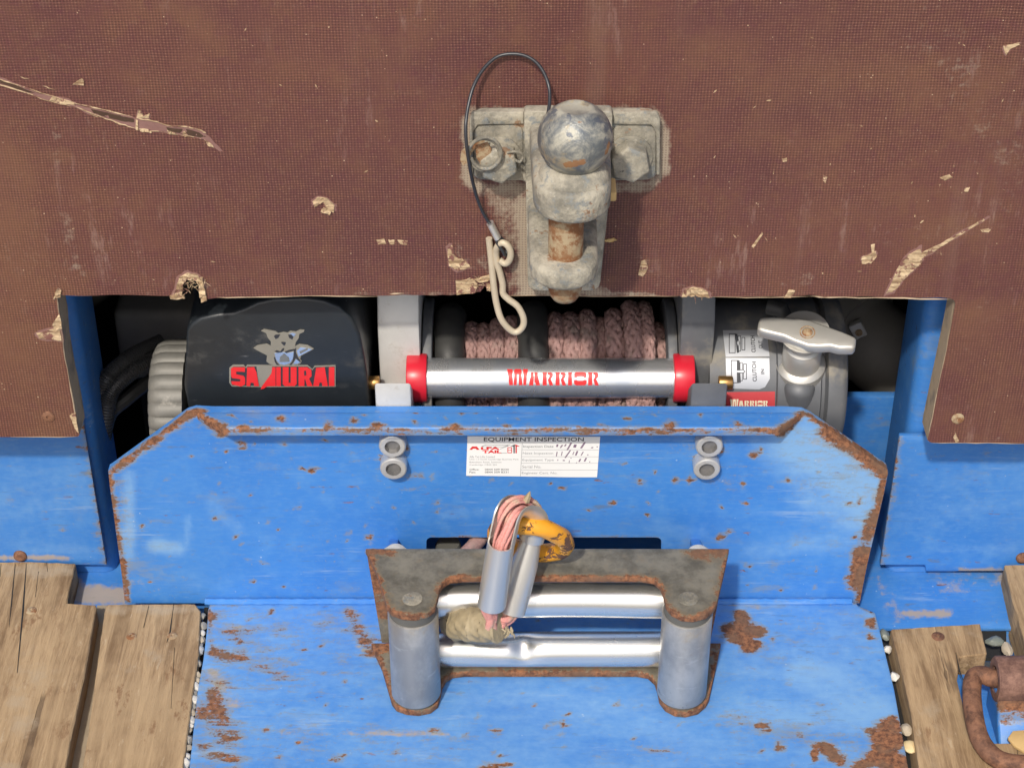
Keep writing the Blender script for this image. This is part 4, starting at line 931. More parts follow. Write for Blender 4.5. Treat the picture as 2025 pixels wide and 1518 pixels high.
# rope running down to the slot and out to the thimble eye
run = catmull([(-35, 75, -22), (-45, 30, -80), (-75, -20, -95), P(884, 1233, -86), P(910, 1232, -98), P(950, 1235, -114)], 8)
emit('rope_run', tube(run, 6.5, 10, fn=lambda i, t: 1 + .08*math.sin(i*1.9 + t*3)), B_ROPE, rope)
# thimble
L0, L1 = P(972, 1194, -130), P(991, 1072, -130)
AR = [P(997, 1045, -128), P(1004, 1018, -124), P(1016, 999, -117), P(1034, 993, -108), P(1053, 1001, -100), P(1062, 1024, -96)]
R1, R0 = P(1052, 1062, -97), P(1012, 1206, -115)
path = catmull([L1] + AR + [R1], 8)
bm = bmesh.new()
def pipe(path, rr, n, cap=False):     # open pipe with wall thickness
    o = tube(path, rr, n, cap=False); i_ = tube(path, [r-1.3 for r in rr], n, cap=False); m = len(path)
    ov = [v.co.copy() for v in o.verts]; iv = [v.co.copy() for v in i_.verts]; merge(bm, o); merge(bm, i_)
    e_ = bmesh.new()
    for base_ in (0, (m-1)*n):
        A = [e_.verts.new(ov[base_+k]) for k in range(n)]; B = [e_.verts.new(iv[base_+k]) for k in range(n)]
        for k in range(n): e_.faces.new((A[k], A[(k+1) % n], B[(k+1) % n], B[k]))
    merge(bm, e_)
pipe([L0, (L0+L1)/2, L1], [11.0, 10.6, 10.2], 30, cap=False)
Rm = R0*.36 + R1*.64
pipe([R0, (R0+Rm)/2, Rm, R1*.8+Rm*.2, R1], [10.8, 10.8, 10.4, 8.2, 8.0], 30, cap=False)
# open gutter round the bend: inner half of a tube
ctr = Vector(np.mean([L1, R1, AR[2], AR[3]], axis=0)); gb = bmesh.new(); rows = []
pv = [Vector(p) for p in path]
for i, p in enumerate(pv):
    tg = (pv[min(i+1, len(pv)-1)] - pv[max(i-1, 0)]).normalized(); inn = (ctr - p); inn = (inn - tg*inn.dot(tg)).normalized(); sd2 = tg.cross(inn)
    aa = list(np.linspace(-1.75, 1.75, 17))
    rows.append([gb.verts.new(p + (inn*math.cos(a) + sd2*math.sin(a))*10.4) for a in aa] + [gb.verts.new(p + (inn*math.cos(a) + sd2*math.sin(a))*9.2) for a in aa[::-1]])
for a, b_ in zip(rows[:-1], rows[1:]):
    for k in range(34): gb.faces.new((a[k], a[(k+1) % 34], b_[(k+1) % 34], b_[k]))
gb.faces.new(rows[0]); gb.faces.new(rows[-1])
bmesh.ops.recalc_face_normals(gb, faces=gb.faces[:]); merge(bm, gb)
emit('thimble', bm, B_STAIN, rope, label='bright tubular steel thimble at the rope end', sharp=40)
# strands in the eye
bm = bmesh.new(); full = [L0*.25+L1*.75] + path[1:-1] + [R1*.9+Rm*.1]
fv = [Vector(p) for p in full]
for k in range(15):
    pts = []
    for i, p in enumerate(fv):
        tg = (fv[min(i+1, len(fv)-1)] - fv[max(i-1, 0)]).normalized(); inn = (ctr - p); inn = (inn - tg*inn.dot(tg)).normalized(); sd2 = tg.cross(inn)
        a = i*(.07 + .03*math.sin(k*2.3)) + k*2*math.pi/14; q = (5.0 + .7*math.sin(k*1.7)) if k else 0; pts.append(p + inn*1.2 + inn*math.cos(a)*q + sd2*math.sin(a)*q*1.1)
    merge(bm, tube(pts, 1.6 + .4*math.sin(k), 6, fn=lambda i, t: 1 + random.uniform(-.12, .12)))
emit('eye_strands', bm, B_ROPE2, rope, sharp=80)
bm = bmesh.new()
E0 = P(966, 1238, -122)
for k in range(12):
    s0 = (L0 if k % 2 else R0) + np.array([random.uniform(-6, 6), random.uniform(-6, 6), 6.0])
    q = E0 + np.array([random.uniform(-6, 4), random.uniform(-6, 6), random.uniform(-8, 8)])
    mid = (s0+q)/2 + np.array([3, -3, -5 + random.uniform(-2, 2)])
    merge(bm, tube(catmull([s0, s0 - np.array([0, 0, 9.]), mid, q], 5), 3.4, 7))
emit('splice_strands', bm, B_ROPE2, rope, sharp=80)
wp = catmull([P(990, 1240, -127), P(968, 1237, -122), P(942, 1235, -113), P(915, 1234, -101), P(890, 1234, -89)], 18)
nw = len(wp); rw = random.Random(4); wob = [rw.uniform(-.05, .05) for _ in range(200)]
def wrapf(i, t):
    s = (i*.075 + t/(2*math.pi)) % 1.0
    return 1 + .13*s + .035*math.sin(t*3 + i*.31) + .03*math.sin(t*7 - i*.55) + wob[(i//5) % 200]*.8
emit('tape_wrap', tube(wp, [11.2 - (3.0*max(0, (i-nw+10)/10)) + 1.2*math.sin(math.pi*i/nw) for i in range(nw)], 40, fn=wrapf), B_TAPE, rope, label='dirty beige tape wrapped round the splice', sharp=28)
bm = bmesh.new()
for k in range(9):
    p = P(1005 + random.uniform(-16, 12), 1246 + random.uniform(-8, 4), -130); d = np.array([random.uniform(-3, 4), -2, random.uniform(-7, -2)])
    merge(bm, tube([p, p + d*.5 + np.array([1, 0, 0]), p + d], [.8, .7, .3], 5))
p = P(1040, 990, -112)
merge(bm, tube([p, p + np.array([2, 0, 5.]), p + np.array([3, 0, 9.])], [3, 2, .4], 6))
emit('loose_threads', bm, B_TAPE, rope)

# ================================================================== orange link through the thimble
pts = []
for i in range(40):
    t = 2*math.pi*i/40
    u = 1050 + 68*math.cos(t); v = 1065 - 26*math.sin(t) + 10*math.cos(t)
    pts.append(P(u, v, -93 - 15*math.sin(t)))
bm = tube(pts, 7.2, 16, closed=True, fn=lambda i, t: 1 + .04*math.sin(i*.9 + t*3) + random.uniform(-.015, .015))
emit('steel_link', bm, B_ORANGE, base=P(1050, 1095, -80), label='orange steel ring with chipped paint through the rope thimble', cat='ring', sharp=80)

# ================================================================== roller fairlead
fair = thing('roller_fairlead', 'rusty steel four-roller fairlead standing in front of the blue plate', 'fairlead', base=(0, -90, ZD))
ZT = -43.0
fp = xy([(722, 1089), (745, 1130), (765, 1196), (774, 1207), (795, 1214), (820, 1216), (845, 1211), (860, 1200), (866, 1180), (869, 1165), (876, 1152), (890, 1143), (915, 1140), (1268, 1140), (1292, 1144), (1306, 1156), (1312, 1172), (1316, 1192), (1328, 1207), (1348, 1217), (1370, 1219), (1396, 1213), (1412, 1200), (1418, 1190), (1432, 1130), (1443, 1091)], ZT)
fp[0] = (fp[0][0], -59.0); fp[-1] = (fp[-1][0], -59.0)
outer = [np.array([x, y]) for x, y in fp]
def frust(z):
    it = [([np.array([a[0], a[1], z]), np.array([b_[0], b_[1], z])], 6.0, .95) for a, b_ in zip(outer[:-1], outer[1:])]
    r3 = random.Random(int(-z))
    for k in range(30): it.append(([np.array([r3.uniform(-125, 125), r3.uniform(-125, -60), z])], r3.uniform(2, 5), .62))
    it.append(([np.array([outer[0][0], -62, z]), np.array([outer[0][0]+22, -64, z])], 9, .95)); it.append(([np.array([outer[-1][0], -62, z]), np.array([outer[-1][0]-26, -66, z])], 12, .95))
    return it
for nm, za, zb_ in (('top_plate', ZT - 6, ZT), ('bottom_plate', ZD + .6, ZD + 6.6)):
    b = prism(fp, za, zb_, 'z', .8); dice(b, (0, 1), 4.5)
    emit(nm, b, B_RUSTP, fair, sharp=30, paint={'rust': frust((za+zb_)/2)})
xA, xB = fp[0][0], fp[-1][0]
hole = [(-100, -141), (92, -141), (92, -62), (-100, -62)]
bp = [(xA + 9, ZD + 6.8), (xB - 9, ZD + 6.8), (xB - 1, ZT - 6.2), (xA + 1, ZT - 6.2)]
b = prism(bp, -59.5, -53.5, 'y', .5, holes=[hole]); dice(b, (0, 2), 6)
emit('back_plate', b, B_RUSTP, fair, sharp=30, paint={'rust': [([np.array([xA+3, -60, ZT-10]), np.array([xA+12, -60, -112])], 16, .8), ([np.array([xB-3, -60, ZT]), np.array([xB-12, -60, ZD])], 14, .9)]})
RX = (PZ(816, 1178, ZT)[0], PZ(1361, 1181, ZT)[0]); RY = PZ(816, 1178, ZT)[1] - 3
for i, x in enumerate(RX):
    ztop, zbot = ZT - 6.2, ZD + 6.8
    r_ = emit('upright_roller', cyl((x, RY, 0), (0, 0, 1), 19.6, zbot + 2.5, ztop - 7, 64, 1.0), B_ROLL, fair, sharp=40)
    emit('roller_bush', cyl((x, RY, 0), (0, 0, 1), 18.2, ztop - 7.2, ztop - .2, 48), B_DKBOX, r_)
    emit('roller_washer', cyl((x, RY, 0), (0, 0, 1), 18.0, zbot + .2, zbot + 2.6, 48), B_DKBOX, r_)
    emit('roller_pin', lathe((x, RY, ZT), (0, 0, 1), [(-4, 7.8), (.3, 7.8), (.7, 7.0), (.7, 0)], 28), B_HITCH2, r_)
def worn_roller(y, z, r0, dents):
    xa_, xb_ = RX[0] - 14, RX[1] + 14
    def fn(t, h):
        k = 1.0
        for u, wd, dep, ang in dents:
            x0_ = P(u, 1290, -95)[0]; k -= dep*math.exp(-((h-x0_)/wd)**2)*max(0.0, math.cos(t - ang))**2
        return k
    return lathe((0, y, z), (1, 0, 0), [(xa_, r0-.8), (xa_+.8, r0)] + [(x, r0) for x in np.linspace(xa_+3, xb_-3, 110)] + [(xb_-.8, r0), (xb_, r0-.8)], 56, fn)
emit('level_roller', worn_roller(-83, -76, 15.0, [(1120, 60, .10, .5), (905, 22, .07, -.6)]), B_POL, fair, sharp=60)
emit('level_roller', worn_roller(-82, -130.5, 14.5, [(1036, 8, .26, -.8), (1000, 26, .12, -1.0), (1300, 20, .05, -.5)]), B_POL, fair, sharp=60, label='bright level roller with a dent')
for u, v in ((783, 1094), (1380, 1096)):
    p = P(u, v, -46)
    emit('fixing_bolt', lathe((p[0], -53.4, p[2]), (0, 1, 0), [(0, 12), (4, 12), (4, 9), (10, 8.4), (10.5, 0)], 24), B_ALU, fair)
# rubber block behind the slot
c = P(886, 1090, 16)
emit('rubber_buffer', lathe((c[0], 24, c[2]-6), (0, 0, 1), [(-16, 11), (6, 11), (9, 9.6), (9.6, 0)], 24), B_DKBOX, plate)

# ================================================================== inspection sticker
st = thing('inspection_sticker', 'white equipment inspection sticker with printed form and faded handwriting', 'sticker', base=P(1055, 940, 0))
YS = -.55
def SX(cx, cy): return (900 + cx/6.328, 850 + cy/6.328)
def FS(u, v): return P(u, v, YS)
b = sheet([[SX(155, 78), SX(1815, 85), SX(1776, 590), SX(1450, 590), SX(320, 572), SX(138, 572)]], FS); thicken(b, (0, .5, 0))
paper = emit('paper', b, B_WHITE, st, smooth=False)
def sp(name, polys, mat, d=.12): emit(name, sheet([[SX(*p) for p in pl] for pl in polys], lambda u, v: P(u, v, YS - d)), mat, paper, smooth=False)
def stx(body, x0, y0_, x1, y1, mat, bold=0.0, sk=0): emit('lettering', text_bm(body, [SX(x0, y0_), SX(x1, y0_), SX(x1 - sk, y1), SX(x0 - sk, y1)], lambda u, v: P(u, v, YS - .12), bold), mat, paper, smooth=False)
stx('EQUIPMENT INSPECTION', 360, 92, 1612, 150, B_INK, .012, 2)
hl = lambda x0, x1, y, w=4: [(x0, y), (x1, y+2), (x1, y+2+w), (x0, y+w)]
sp('rule', [hl(152, 1808, 156), hl(838, 1800, 244), hl(834, 1796, 330), hl(828, 1790, 412), hl(824, 1784, 496)], B_INKL)
sp('rule', [[(838, 160), (843, 160), (820, 576), (815, 576)]], B_INKL)
for i, (tx, x1) in enumerate((('Inspection Date', 1232), ('Next Inspection', 1228), ('Equipment Type', 1236), ('Serial No.', 1078), ('Engineer Cert. No.', 1280))):
    y = (190, 275, 358, 440, 522)[i]; stx(tx, 852 - i*4, y, x1, y + (38 if i < 3 else 36), B_INKG if i < 1 else B_INKL, .0, 2)
sp('logo', [[(178, 246), (215, 205), (270, 205), (308, 246), (268, 246), (262, 232), (222, 232), (214, 246)]], B_REDP)
stx('LFA', 322, 212, 560, 246, B_REDP, .05); stx('TAIL', 342, 252, 580, 290, B_REDP, .05)
sp('logo', [outl for outl in outline((655, 215, 712, 288), 9)] + [[(664, 248), (704, 248), (704, 256), (664, 256)]] + [[(756, 200), (772, 200), (772, 290), (756, 290)], [(752, 178), (812, 205), (776, 205), (752, 200)]], B_REDP)
sp('logo', [[(728, 200), (748, 178), (748, 290), (730, 290)], [(690, 205), (748, 178), (748, 206)], [(330, 200), (380, 185), (690, 186), (690, 190), (384, 189), (336, 203)], [(336, 205), (600, 208), (660, 190), (664, 194), (602, 212), (336, 209)], [(575, 286), (650, 286), (650, 290), (575, 290)], [(560, 236), (668, 192), (672, 195), (566, 239)]], B_INKG)
for i, (tx, x1) in enumerate((('Alfa Tail Lifts Limited', 498), ('Unit 1-3 South Cambridge Business Park', 795), ('Babraham Road, Sawston', 580), ('Cambridge CB22 3JH', 522))):
    stx(tx, 180, 322 + i*34, x1, 346 + i*34, B_INKL)
stx('Office:', 180, 482, 300, 504, B_INKG, .01); stx('0844 509 8330', 372, 482, 672, 504, B_INKG, .01); stx('Fax:', 180, 514, 258, 538, B_INKG, .01); stx('0844 509 8331', 372, 514, 666, 538, B_INKG, .01)
ink = []
for x, y, l, w, s in ((1278, 195, 34, 22, 5), (1330, 205, 40, 16, 14), (1380, 190, 30, 16, 10), (1428, 205, 95, 20, 26), (1500, 200, 40, 34, 6), (1600, 190, 80, 24, 26), (1272, 300, 60, 12, 5), (1335, 295, 55, 10, 6), (1410, 300, 100, 16, 34), (1520, 290, 60, 20, 12), (1590, 295, 50, 12, 14), (1480, 290, 40, 10, 8), (1285, 375, 20, 10, 2), (1360, 380, 16, 26, 2), (1428, 395, 36, 8, 2), (1560, 378, 40, 18, 10), (1630, 370, 50, 20, 12), (1685, 398, 16, 10, 2), (1715, 220, 16, 24, 8), (1778, 210, 14, 16, 2), (1660, 310, 14, 16, 2), (1450, 350, 12, 14, 2), (1520, 408, 12, 10, 3)):
    ink.append([(x - w/2 + s, y - l/2), (x + w/2 + s, y - l/2 + 3), (x + w/2 - s, y + l/2), (x - w/2 - s, y + l/2 - 3)])
sp('handwriting', ink, B_PURP)

# ================================================================== tow hitch on the board
hitch = thing('tow_hitch', 'dusty galvanised tow hitch with ball and pin bolted to the board', 'tow hitch', base=P(1115, 580, YB))
YF = -13.0
tee = rounded(xz([(930, 221), (1304, 221), (1303, 358), (1209, 360), (1186, 575), (1044, 575), (1040, 360), (930, 358)], YF), [11, 11, 11, 4, 8, 8, 4, 11], 6)
bm = prism(tee, YF, YB + .0, 'y', 3.0, seg=3)
stem = rounded(xz([(1036, 221), (1212, 221), (1204, 370), (1186, 575), (1044, 575), (1040, 370)], -22), [3, 3, 0, 8, 8, 0], 3)
merge(bm, prism(stem, -22, YF + 1, 'y', 3, seg=3))
for a in ([(933, 222), (1036, 222), (1036, 246), (945, 248), (936, 262), (936, 350), (929, 348), (929, 236)], [(1212, 222), (1300, 222), (1306, 236), (1305, 346), (1298, 348), (1297, 262), (1288, 248), (1212, 246)]):
    merge(bm, prism(xz(a, -15.6), -15.6, YF + 1, 'y', 1.2))
emit('face_plate', bm, B_HITCH, hitch, sharp=35)
def jaw(name, xc, hw, yf, z0, z1, taper=0):
    q = [(xc - hw - taper, -21)]
    n = 14; yc = yf + hw
    q.append((xc - hw, yc))
    for i in range(1, n): a = math.pi*i/n; q.append((xc - hw*math.cos(a), yc - hw*1.0*math.sin(a)))
    q += [(xc + hw, yc), (xc + hw + taper, -21)]
    b = prism(q, z0, z1, 'z', 4.5, seg=3, ang=35)
    return emit(name, b, B_HITCH, hitch, sharp=40)
jaw('upper_jaw', 8.5, 26, -124, 294, 317, 2)
emit('ball_collar', lathe((9.5, -95, 0), (0, 0, 1), [(316, 24), (319, 23), (323, 20.5), (325, 18), (325, 0)], 40), B_HITCH, hitch, sharp=60); jaw('lower_jaw', 3.8, 23.5, -122, 240, 256, 1)
# cheek behind the pin
emit('throat', box(-14, 22, -34, -20, 250, 300, 4, 3), B_HITCH, hitch)
BC = np.array([10.0, -94, 343.5]); BR = 25.0
prof = [(-36, 13.5), (-26, 14), (-21, 15)]
for a in np.linspace(-52, 64, 22): prof.append((BR*math.sin(R(a)), BR*math.cos(R(a))))
prof += [(BR*math.sin(R(64)) + .1, 9.5), (BR*math.sin(R(64)) - .6, 8.5), (BR*math.sin(R(64)) - .4, 0)]
b = lathe(BC, (0, 0, 1), prof, 64)
def sph(u, v):
    d = ray(u, v); d = d/np.linalg.norm(d); oc = CAM - BC; bb = oc @ d; cc = oc @ oc - BR*BR
    return CAM + d*(-bb - math.sqrt(max(bb*bb - cc, 0)))
emit('ball', b, B_BALL, hitch, sharp=50, paint={'rust': [([sph(1118, 326), sph(1150, 322)], 4.2, 1.0), ([sph(1200, 300), sph(1205, 285)], 4, .9), ([sph(1145, 240), sph(1146, 310)], 3, .55)]})
pn = [(218, 0), (218.4, 5), (220, 8.6), (224, 11), (229, 12), (293, 12)]
emit('pin', lathe((5.0, -97, 0), (0, 0, 1), pn, 32), B_PIN, hitch, sharp=40)
for pq in ([(938, 250), (1034, 248), (1034, 356), (938, 354)], [(1210, 250), (1297, 250), (1296, 354), (1208, 356)]):  # thin plates for the pockets; pocket shade and dirt set in their darker colour
    emit('dark_pocket_pad', prism(rounded(xz(pq, YF - 1.5), 6, 3), YF - 1.5, YF - .05, 'y', .4), B_HITCH2, hitch)
for u, v in ((986, 320), (1246, 318)):
    p = P(u, v, -22); c = (p[0], YF, p[2])
    emit('washer', cyl(c, (0, -1, 0), 16.5, 1.0, 3.4, 32, .4), B_HITCH2, hitch)
    h = hexhead(c, (0, -1, 0), 25, 3.4, 17)
    bmesh.ops.rotate(h, cent=Vector(c), matrix=Matrix.Rotation(R(20), 3, 'Y'), verts=h.verts[:])
    emit('hex_bolt', bevel_sharp(h, .8, 2, 30), B_HITCH, hitch, sharp=30)
emit('pin_stop', box(*[P(1204, 372, -60)[0], P(1218, 372, -60)[0]], -70, -50, P(1210, 384, -60)[2], P(1210, 366, -60)[2], 1), B_CHIP, hitch)
# split ring with a rusty tab
rg = thing('split_ring', 'thin steel split ring with a rusty tab on the left hitch bolt', 'ring', base=P(955, 335, -28))
pts = [P(957 + 31*math.cos(t), 305 + 31*math.sin(t), -33 + 2*math.sin(t)) for t in np.linspace(0, 2*math.pi, 40, endpoint=False)]
emit('ring', tube(pts, 1.35, 8, closed=True), B_HITCH2, rg); 
pts = [P(961 + 30*math.cos(t), 303 + 31*math.sin(t), -35.6 + 2*math.sin(t)) for t in np.linspace(-2.2, 2.8, 34)]
emit('ring_coil', tube(pts, 1.2, 8), B_HITCH2, rg)
b = sheet([[(912, 302), (922, 292), (944, 278), (962, 273), (958, 281), (945, 290), (932, 303), (930, 312), (924, 322), (916, 328), (910, 318)]], lambda u, v: P(u, v, -26)); thicken(b, (0, 2, 0))
emit('tab', b, B_PIN, rg, smooth=False)
b = sheet([[(940, 290), (964, 283), (972, 296), (968, 318), (952, 328), (942, 312)]], lambda u, v: P(u, v, -29.2)); thicken(b, (0, 2.0, 0))
emit('tab', b, B_PIN, rg, smooth=False)
pts = catmull([P(1003, 302, -29), P(1020, 300, -30), P(1034, 306, -28), P(1028, 320, -27), P(1012, 312, -28)], 6)
emit('wire_twist', tube(pts, 1.0, 7), B_HITCH2, rg)
# coated wire lanyard
ln = thing('wire_lanyard', 'thin black coated wire lanyard looped above the tow ball', 'cable', base=P(976, 470, -12))
pts = catmull([P(1052, 306, -34), P(1062, 288, -40), P(1072, 262, -44), P(1082, 232, -40), P(1087, 200, -30), P(1085, 170, -22), P(1072, 138, -16), P(1050, 116, -12), P(1020, 107, -10), P(985, 112, -10), P(957, 136, -12), P(937, 170, -16), P(926, 210, -24), P(921, 250, -33), P(923, 290, -37), P(929, 330, -34), P(935, 360, -26), P(943, 390, -20), P(955, 420, -16), P(971, 446, -13)], 8)
emit('wire', tube(pts, 1.25, 10), B_WIRE, ln, sharp=80)
a, b_ = P(969, 441, -13), P(984, 470, -13)
emit('ferrule', tube([a, b_], 3.4, 16, scl=(1.15, .8)), B_FERR, ln, sharp=50)
pts = catmull([P(978, 466, -13.5), P(984, 482, -15), P(994, 496, -16), P(999, 505, -14), P(1002, 496, -11), P(1000, 480, -11), P(988, 468, -12.5)], 7)
emit('eye_loop', tube(pts, 1.2, 8), B_WIRE, ln, sharp=80)
pts = [P(1052, 306, -34), P(1060, 300, -36), P(1058, 292, -38), P(1054, 300, -35)]
emit('wire_end', tube(catmull(pts, 5), 1.5, 8), B_WIRE, ln)
# spring clip
pts = catmull([P(967, 471, -10), P(972, 520, -10), P(977, 570, -11), P(983, 605, -12), P(992, 632, -13), P(1008, 651, -13), P(1022, 656, -13), P(1034, 645, -13), P(1035, 628, -13), P(1024, 606, -12), P(1006, 592, -11.5), P(995, 580, -11), P(994, 562, -10.5), P(989, 540, -10.5), P(983, 520, -10.5), P(981, 500, -11), P(984, 487, -13), P(993, 480, -15), P(1004, 486, -16), P(1010, 500, -16), P(1007, 515, -15), P(998, 521, -14), P(988, 514, -13)], 8)
emit('spring_clip', tube(pts, 2.5, 12), B_CLIP, base=P(1020, 656, -13), label='bent zinc R-shaped spring clip hanging from the wire lanyard', cat='clip', sharp=80)

# ================================================================== lashing ring set in the planks
lr = thing('lashing_ring', 'rusty lashing ring hinged in a blue bracket between the planks', 'lashing ring', base=PZ(1990, 1440, -166))
emit('bracket_plate', box(PZ(1890, 1400, -168)[0], 460, -186, -74, -172, -166, 1), B_BLUE, lr)
cb = PZ(2010, 1342, -126); by, bz = cb[1], -126.0; xl = PZ(1966, 1340, -126)[0]
b = lathe((xl, by, bz), (1, 0, 0), [(0, 11), (0, 17), (1.5, 18.5), (70, 18.5)], 48)
bmesh.ops.delete(b, geom=[f for f in b.faces if len(f.verts) > 4], context='FACES')
merge(b, lathe((xl, by, bz), (1, 0, 0), [(0.02, 11), (60, 11)], 40)); bmesh.ops.delete(b, geom=[f for f in b.faces if len(f.verts) > 4], context='FACES')
emit('hinge_sleeve', b, mat_rust('sleeve_rust', (.11, .055, .042), (.27, .15, .11)), lr, sharp=40)
b = prism([(by-16, bz-5), (by+14, bz-7), (by+12, -166), (by-46, -166), (by-36, -158), (by-24, -148)], xl + 1, xl + 68, 'x', 2.5, seg=3); dice(b, (1, 2), 5)
emit('bracket', b, B_BLUE, lr, paint={'rust': [([np.array([xl+4, by-18, bz-8]), np.array([xl+64, by-18, bz-8])], 12, 1.0), ([np.array([xl+4, by-24, -148]), np.array([xl+64, by-24, -148])], 3, .8)]})
pts = catmull([np.array([xl + 40, by, bz]), np.array([xl + 4, by, bz]), PZ(1943, 1334, -127), PZ(1926, 1340, -129), PZ(1922, 1372, -131), PZ(1928, 1425, -135), PZ(1942, 1468, -139), PZ(1970, 1498, -141.5), PZ(2012, 1510, -142), PZ(2060, 1504, -142), PZ(2095, 1470, -139), PZ(2105, 1400, -132), PZ(2098, 1345, -127), np.array([xl + 66, by, bz])], 8)
emit('ring', tube(pts, 7.4, 18, fn=lambda i, t: 1 + random.uniform(-.015, .015)), B_RUST, lr, sharp=80)

# ================================================================== inside the compartment
b = box(-384, -308, 190, 300, -60, 14, 8, 4)
emit('plastic_box', b, B_DUSTY, base=(-310, 240, -60), label='dusty dark plastic box behind the ribbed motor end', cat='box')
emit('box_stand', box(-380, -312, 235, 300, -171, -60.2, 2), B_DARK, base=(-310, 260, -171), label='dark steel stand under the plastic box', cat='stand')
def conduit(pts, r, label):
    p = catmull(pts, 14); n = len(p)
    q = []; rr = []
    for i in range(n-1):
        a, b_ = p[i], p[i+1]; m = 3
        for k in range(m): q.append(a + (b_-a)*k/m)
    rr = [r*(1.0 if (i % 4) < 2 else .86) for i in range(len(q))]
    emit('corrugated_conduit', tube(q, rr, 12), B_COND, base=pts[-1], label=label, cat='conduit', group='black cables left of the motor', sharp=30)
conduit([P(320, 676, 150), P(290, 690, 140), P(255, 708, 125), P(220, 738, 110), P(206, 764, 104), P(200, 830, 110), P(190, 900, 118)], 7.5, 'upper black corrugated conduit bending down by the left post')
conduit([P(330, 692, 140), P(300, 712, 130), P(262, 734, 116), P(228, 764, 104), P(214, 790, 100), P(206, 850, 106), P(196, 920, 116)], 7.5, 'lower black corrugated conduit bending down by the left post')
pts = catmull([P(330, 730, 150), P(290, 758, 135), P(250, 790, 118), P(218, 820, 112), P(204, 880, 116)], 8)
emit('power_cable', tube(pts, 6, 10), B_RUB, base=pts[-1], label='smooth black power cable under the conduits', cat='cable')
# air hose with a clamp beside the clutch lever
hs = thing('air_hose', 'dark rubber hose with a worm clamp beside the clutch lever', 'hose', base=P(1750, 760, 190))
hp = catmull([P(1560, 560, 330), P(1630, 600, 300), P(1690, 648, 270), P(1740, 690, 250), P(1800, 735, 240), P(1880, 760, 240)], 8)
emit('hose', tube(hp, [44 if i < 18 else 40 for i in range(len(hp))], 36), B_DUSTY, hs, sharp=60)
hv = [Vector(p) for p in hp]; i0 = 15; d = (hv[i0+1]-hv[i0-1]).normalized()
emit('clamp_band', lathe(hv[i0], d, [(-9, 44.4), (-9, 46), (9, 46), (9, 44.4)], 48), B_DUSTY2, hs)
emit('clamp_band', lathe(hv[i0-7], (hv[i0-6]-hv[i0-8]).normalized(), [(-5, 44.4), (-5, 47), (5, 47), (5, 44.4)], 48), B_DUSTY2, hs)
cp = Vector(P(1697, 652, 232))
ck = box(-6, 6, -4, 4, -9, 9, 1); bmesh.ops.rotate(ck, cent=(0, 0, 0), matrix=Matrix.Rotation(R(-28), 3, 'Y'), verts=ck.verts[:]); bmesh.ops.translate(ck, vec=cp, verts=ck.verts[:])
sc_ = emit('clamp_housing', ck, B_ALU, hs)
emit('clamp_screw', lathe(cp + Vector((0, -4, 0)), (0, -1, 0), [(0, 3.4), (1.5, 3.4), (2, 0)], 12), B_PIN, sc_)

# ================================================================== pebbles wedged in the gaps beside the planks
def pebble(c, r, sq, mat, label, group, seed):
    rd = random.Random(seed); bm = bmesh.new()
    bmesh.ops.create_icosphere(bm, subdivisions=2, radius=1.0)
    dirs = [Vector((rd.gauss(0, 1), rd.gauss(0, 1), rd.gauss(0, 1))).normalized() for _ in range(7)]
    for v in bm.verts:
        n = v.co.normalized(); k = 1.0
        for d in dirs: k = min(k, .72/max(.01, n.dot(d)) if n.dot(d) > .72 else 1.0)
        v.co = n*k*rd.uniform(.97, 1.03)
        v.co = Vector((v.co.x*r*sq[0], v.co.y*r*sq[1], v.co.z*r*sq[2]))
    for v in bm.verts: v.co += Vector(c)
    emit('pebble', bm, mat, base=(c[0], c[1], c[2]-r*sq[2]*.6), label=label, cat='pebble', group=group, sharp=28)
P_W = mat_plain('white_pebble', (.55, .52, .46), (.72, .69, .62), .8, 120, .5); P_G = mat_plain('grey_pebble', (.22, .21, .19), (.36, .34, .30), .85, 120, .5)
P_T = mat_plain('tan_pebble', (.36, .30, .22), (.52, .45, .34), .85, 120, .5); P_Y = mat_plain('yellow_pebble', (.62, .47, .22), (.74, .60, .36), .8, 90, .4); P_S = mat_plain('green_grey_shard', (.13, .15, .13), (.22, .24, .21), .4, 90, .4)
lp_ = [(400, 1218, 2.6, P_G), (401, 1238, 3.4, P_G), (398, 1266, 3.0, P_T), (394, 1286, 3.6, P_W), (392, 1312, 2.8, P_G), (391, 1334, 2.6, P_T), (386, 1358, 3.6, P_W), (381, 1384, 3.8, P_W), (379, 1408, 2.8, P_T), (377, 1424, 3.0, P_W), (374, 1444, 2.4, P_T), (373, 1462, 3.6, P_G), (366, 1508, 4.0, P_W)]
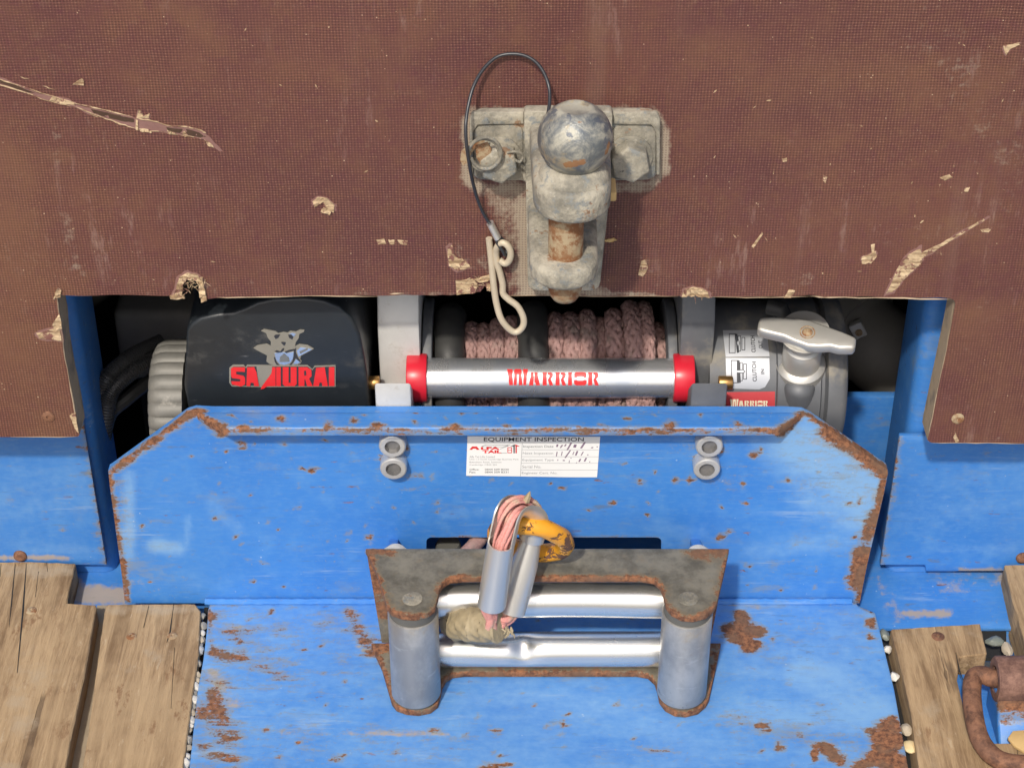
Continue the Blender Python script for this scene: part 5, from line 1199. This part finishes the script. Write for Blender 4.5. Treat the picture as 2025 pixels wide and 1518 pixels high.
lp_ += [(399, 1252, 2.4, P_W), (396, 1276, 2.2, P_G), (389, 1345, 2.4, P_T), (384, 1371, 2.6, P_G), (380, 1397, 2.4, P_G), (376, 1434, 2.2, P_W), (371, 1478, 2.8, P_T), (369, 1494, 2.6, P_W)]
for i, (u, v, r_, m_) in enumerate(lp_):
    pebble(PZ(u, v, -155), r_*1.35, (1, 1.15, .8), m_, {P_W: 'small white', P_G: 'small grey', P_T: 'small tan'}[m_] + ' pebble wedged between the left plank and the blue sheet', 'pebbles in the left plank gap', i + 20)
for i, (u, v, r_, s_, m_, l_) in enumerate(((1755, 1283, 4.3, (1, 1, .9), P_W, 'white angular pebble nearest the grey-green shard in the right gap'), (1769, 1338, 4.8, (1, 1.1, .9), P_W, 'round white pebble alone in the gap beside the right plank'), (1793, 1441, 5.4, (.9, 1.2, .8), P_T, 'pale tan stone touching the yellow stone'), (1800, 1474, 6.2, (1.0, 1.25, .6), P_Y, 'yellow angular stone wedged against the right plank'), (1750, 1254, 5.2, (.8, 1.5, .6), P_S, 'grey-green shard at the corner of the blue sheet'), (1966, 1268, 6.5, (1.3, 1.0, .6), P_S, 'dark glossy lump at the end of the right plank'), (1992, 1283, 6.0, (.8, 1.3, .8), P_T, 'tan stone beside the dark glossy lump'))):
    pebble(PZ(u, v, -157), r_, s_, m_, l_, None, i + 60)
# near-black sheets under the pebbles that keep the gaps dark
bm = bmesh.new()
def strip(px, z): 
    q = xy(px, z); return prism(q, z - 4, z, 'z')
merge(bm, strip([(404, 1200), (418, 1200), (402, 1330), (380, 1518), (352, 1518), (385, 1370)], -162)); merge(bm, strip([(1738, 1236), (1990, 1236), (1990, 1300), (1790, 1300), (1840, 1518), (1790, 1518)], -176.5))
emit('gap_bed', bm, B_DARK, deck)
# wood chip beside the lashing ring
q = xy([(1992, 1462), (2002, 1448), (2030, 1446), (2040, 1470), (2026, 1490), (2006, 1478)], -149)
emit('wood_chip', prism(q, -149.4, -146.5, 'z', .8), B_CHIP, base=(*q[0], -149.4), label='yellow wood chip lying inside the lashing ring', cat='wood chip')
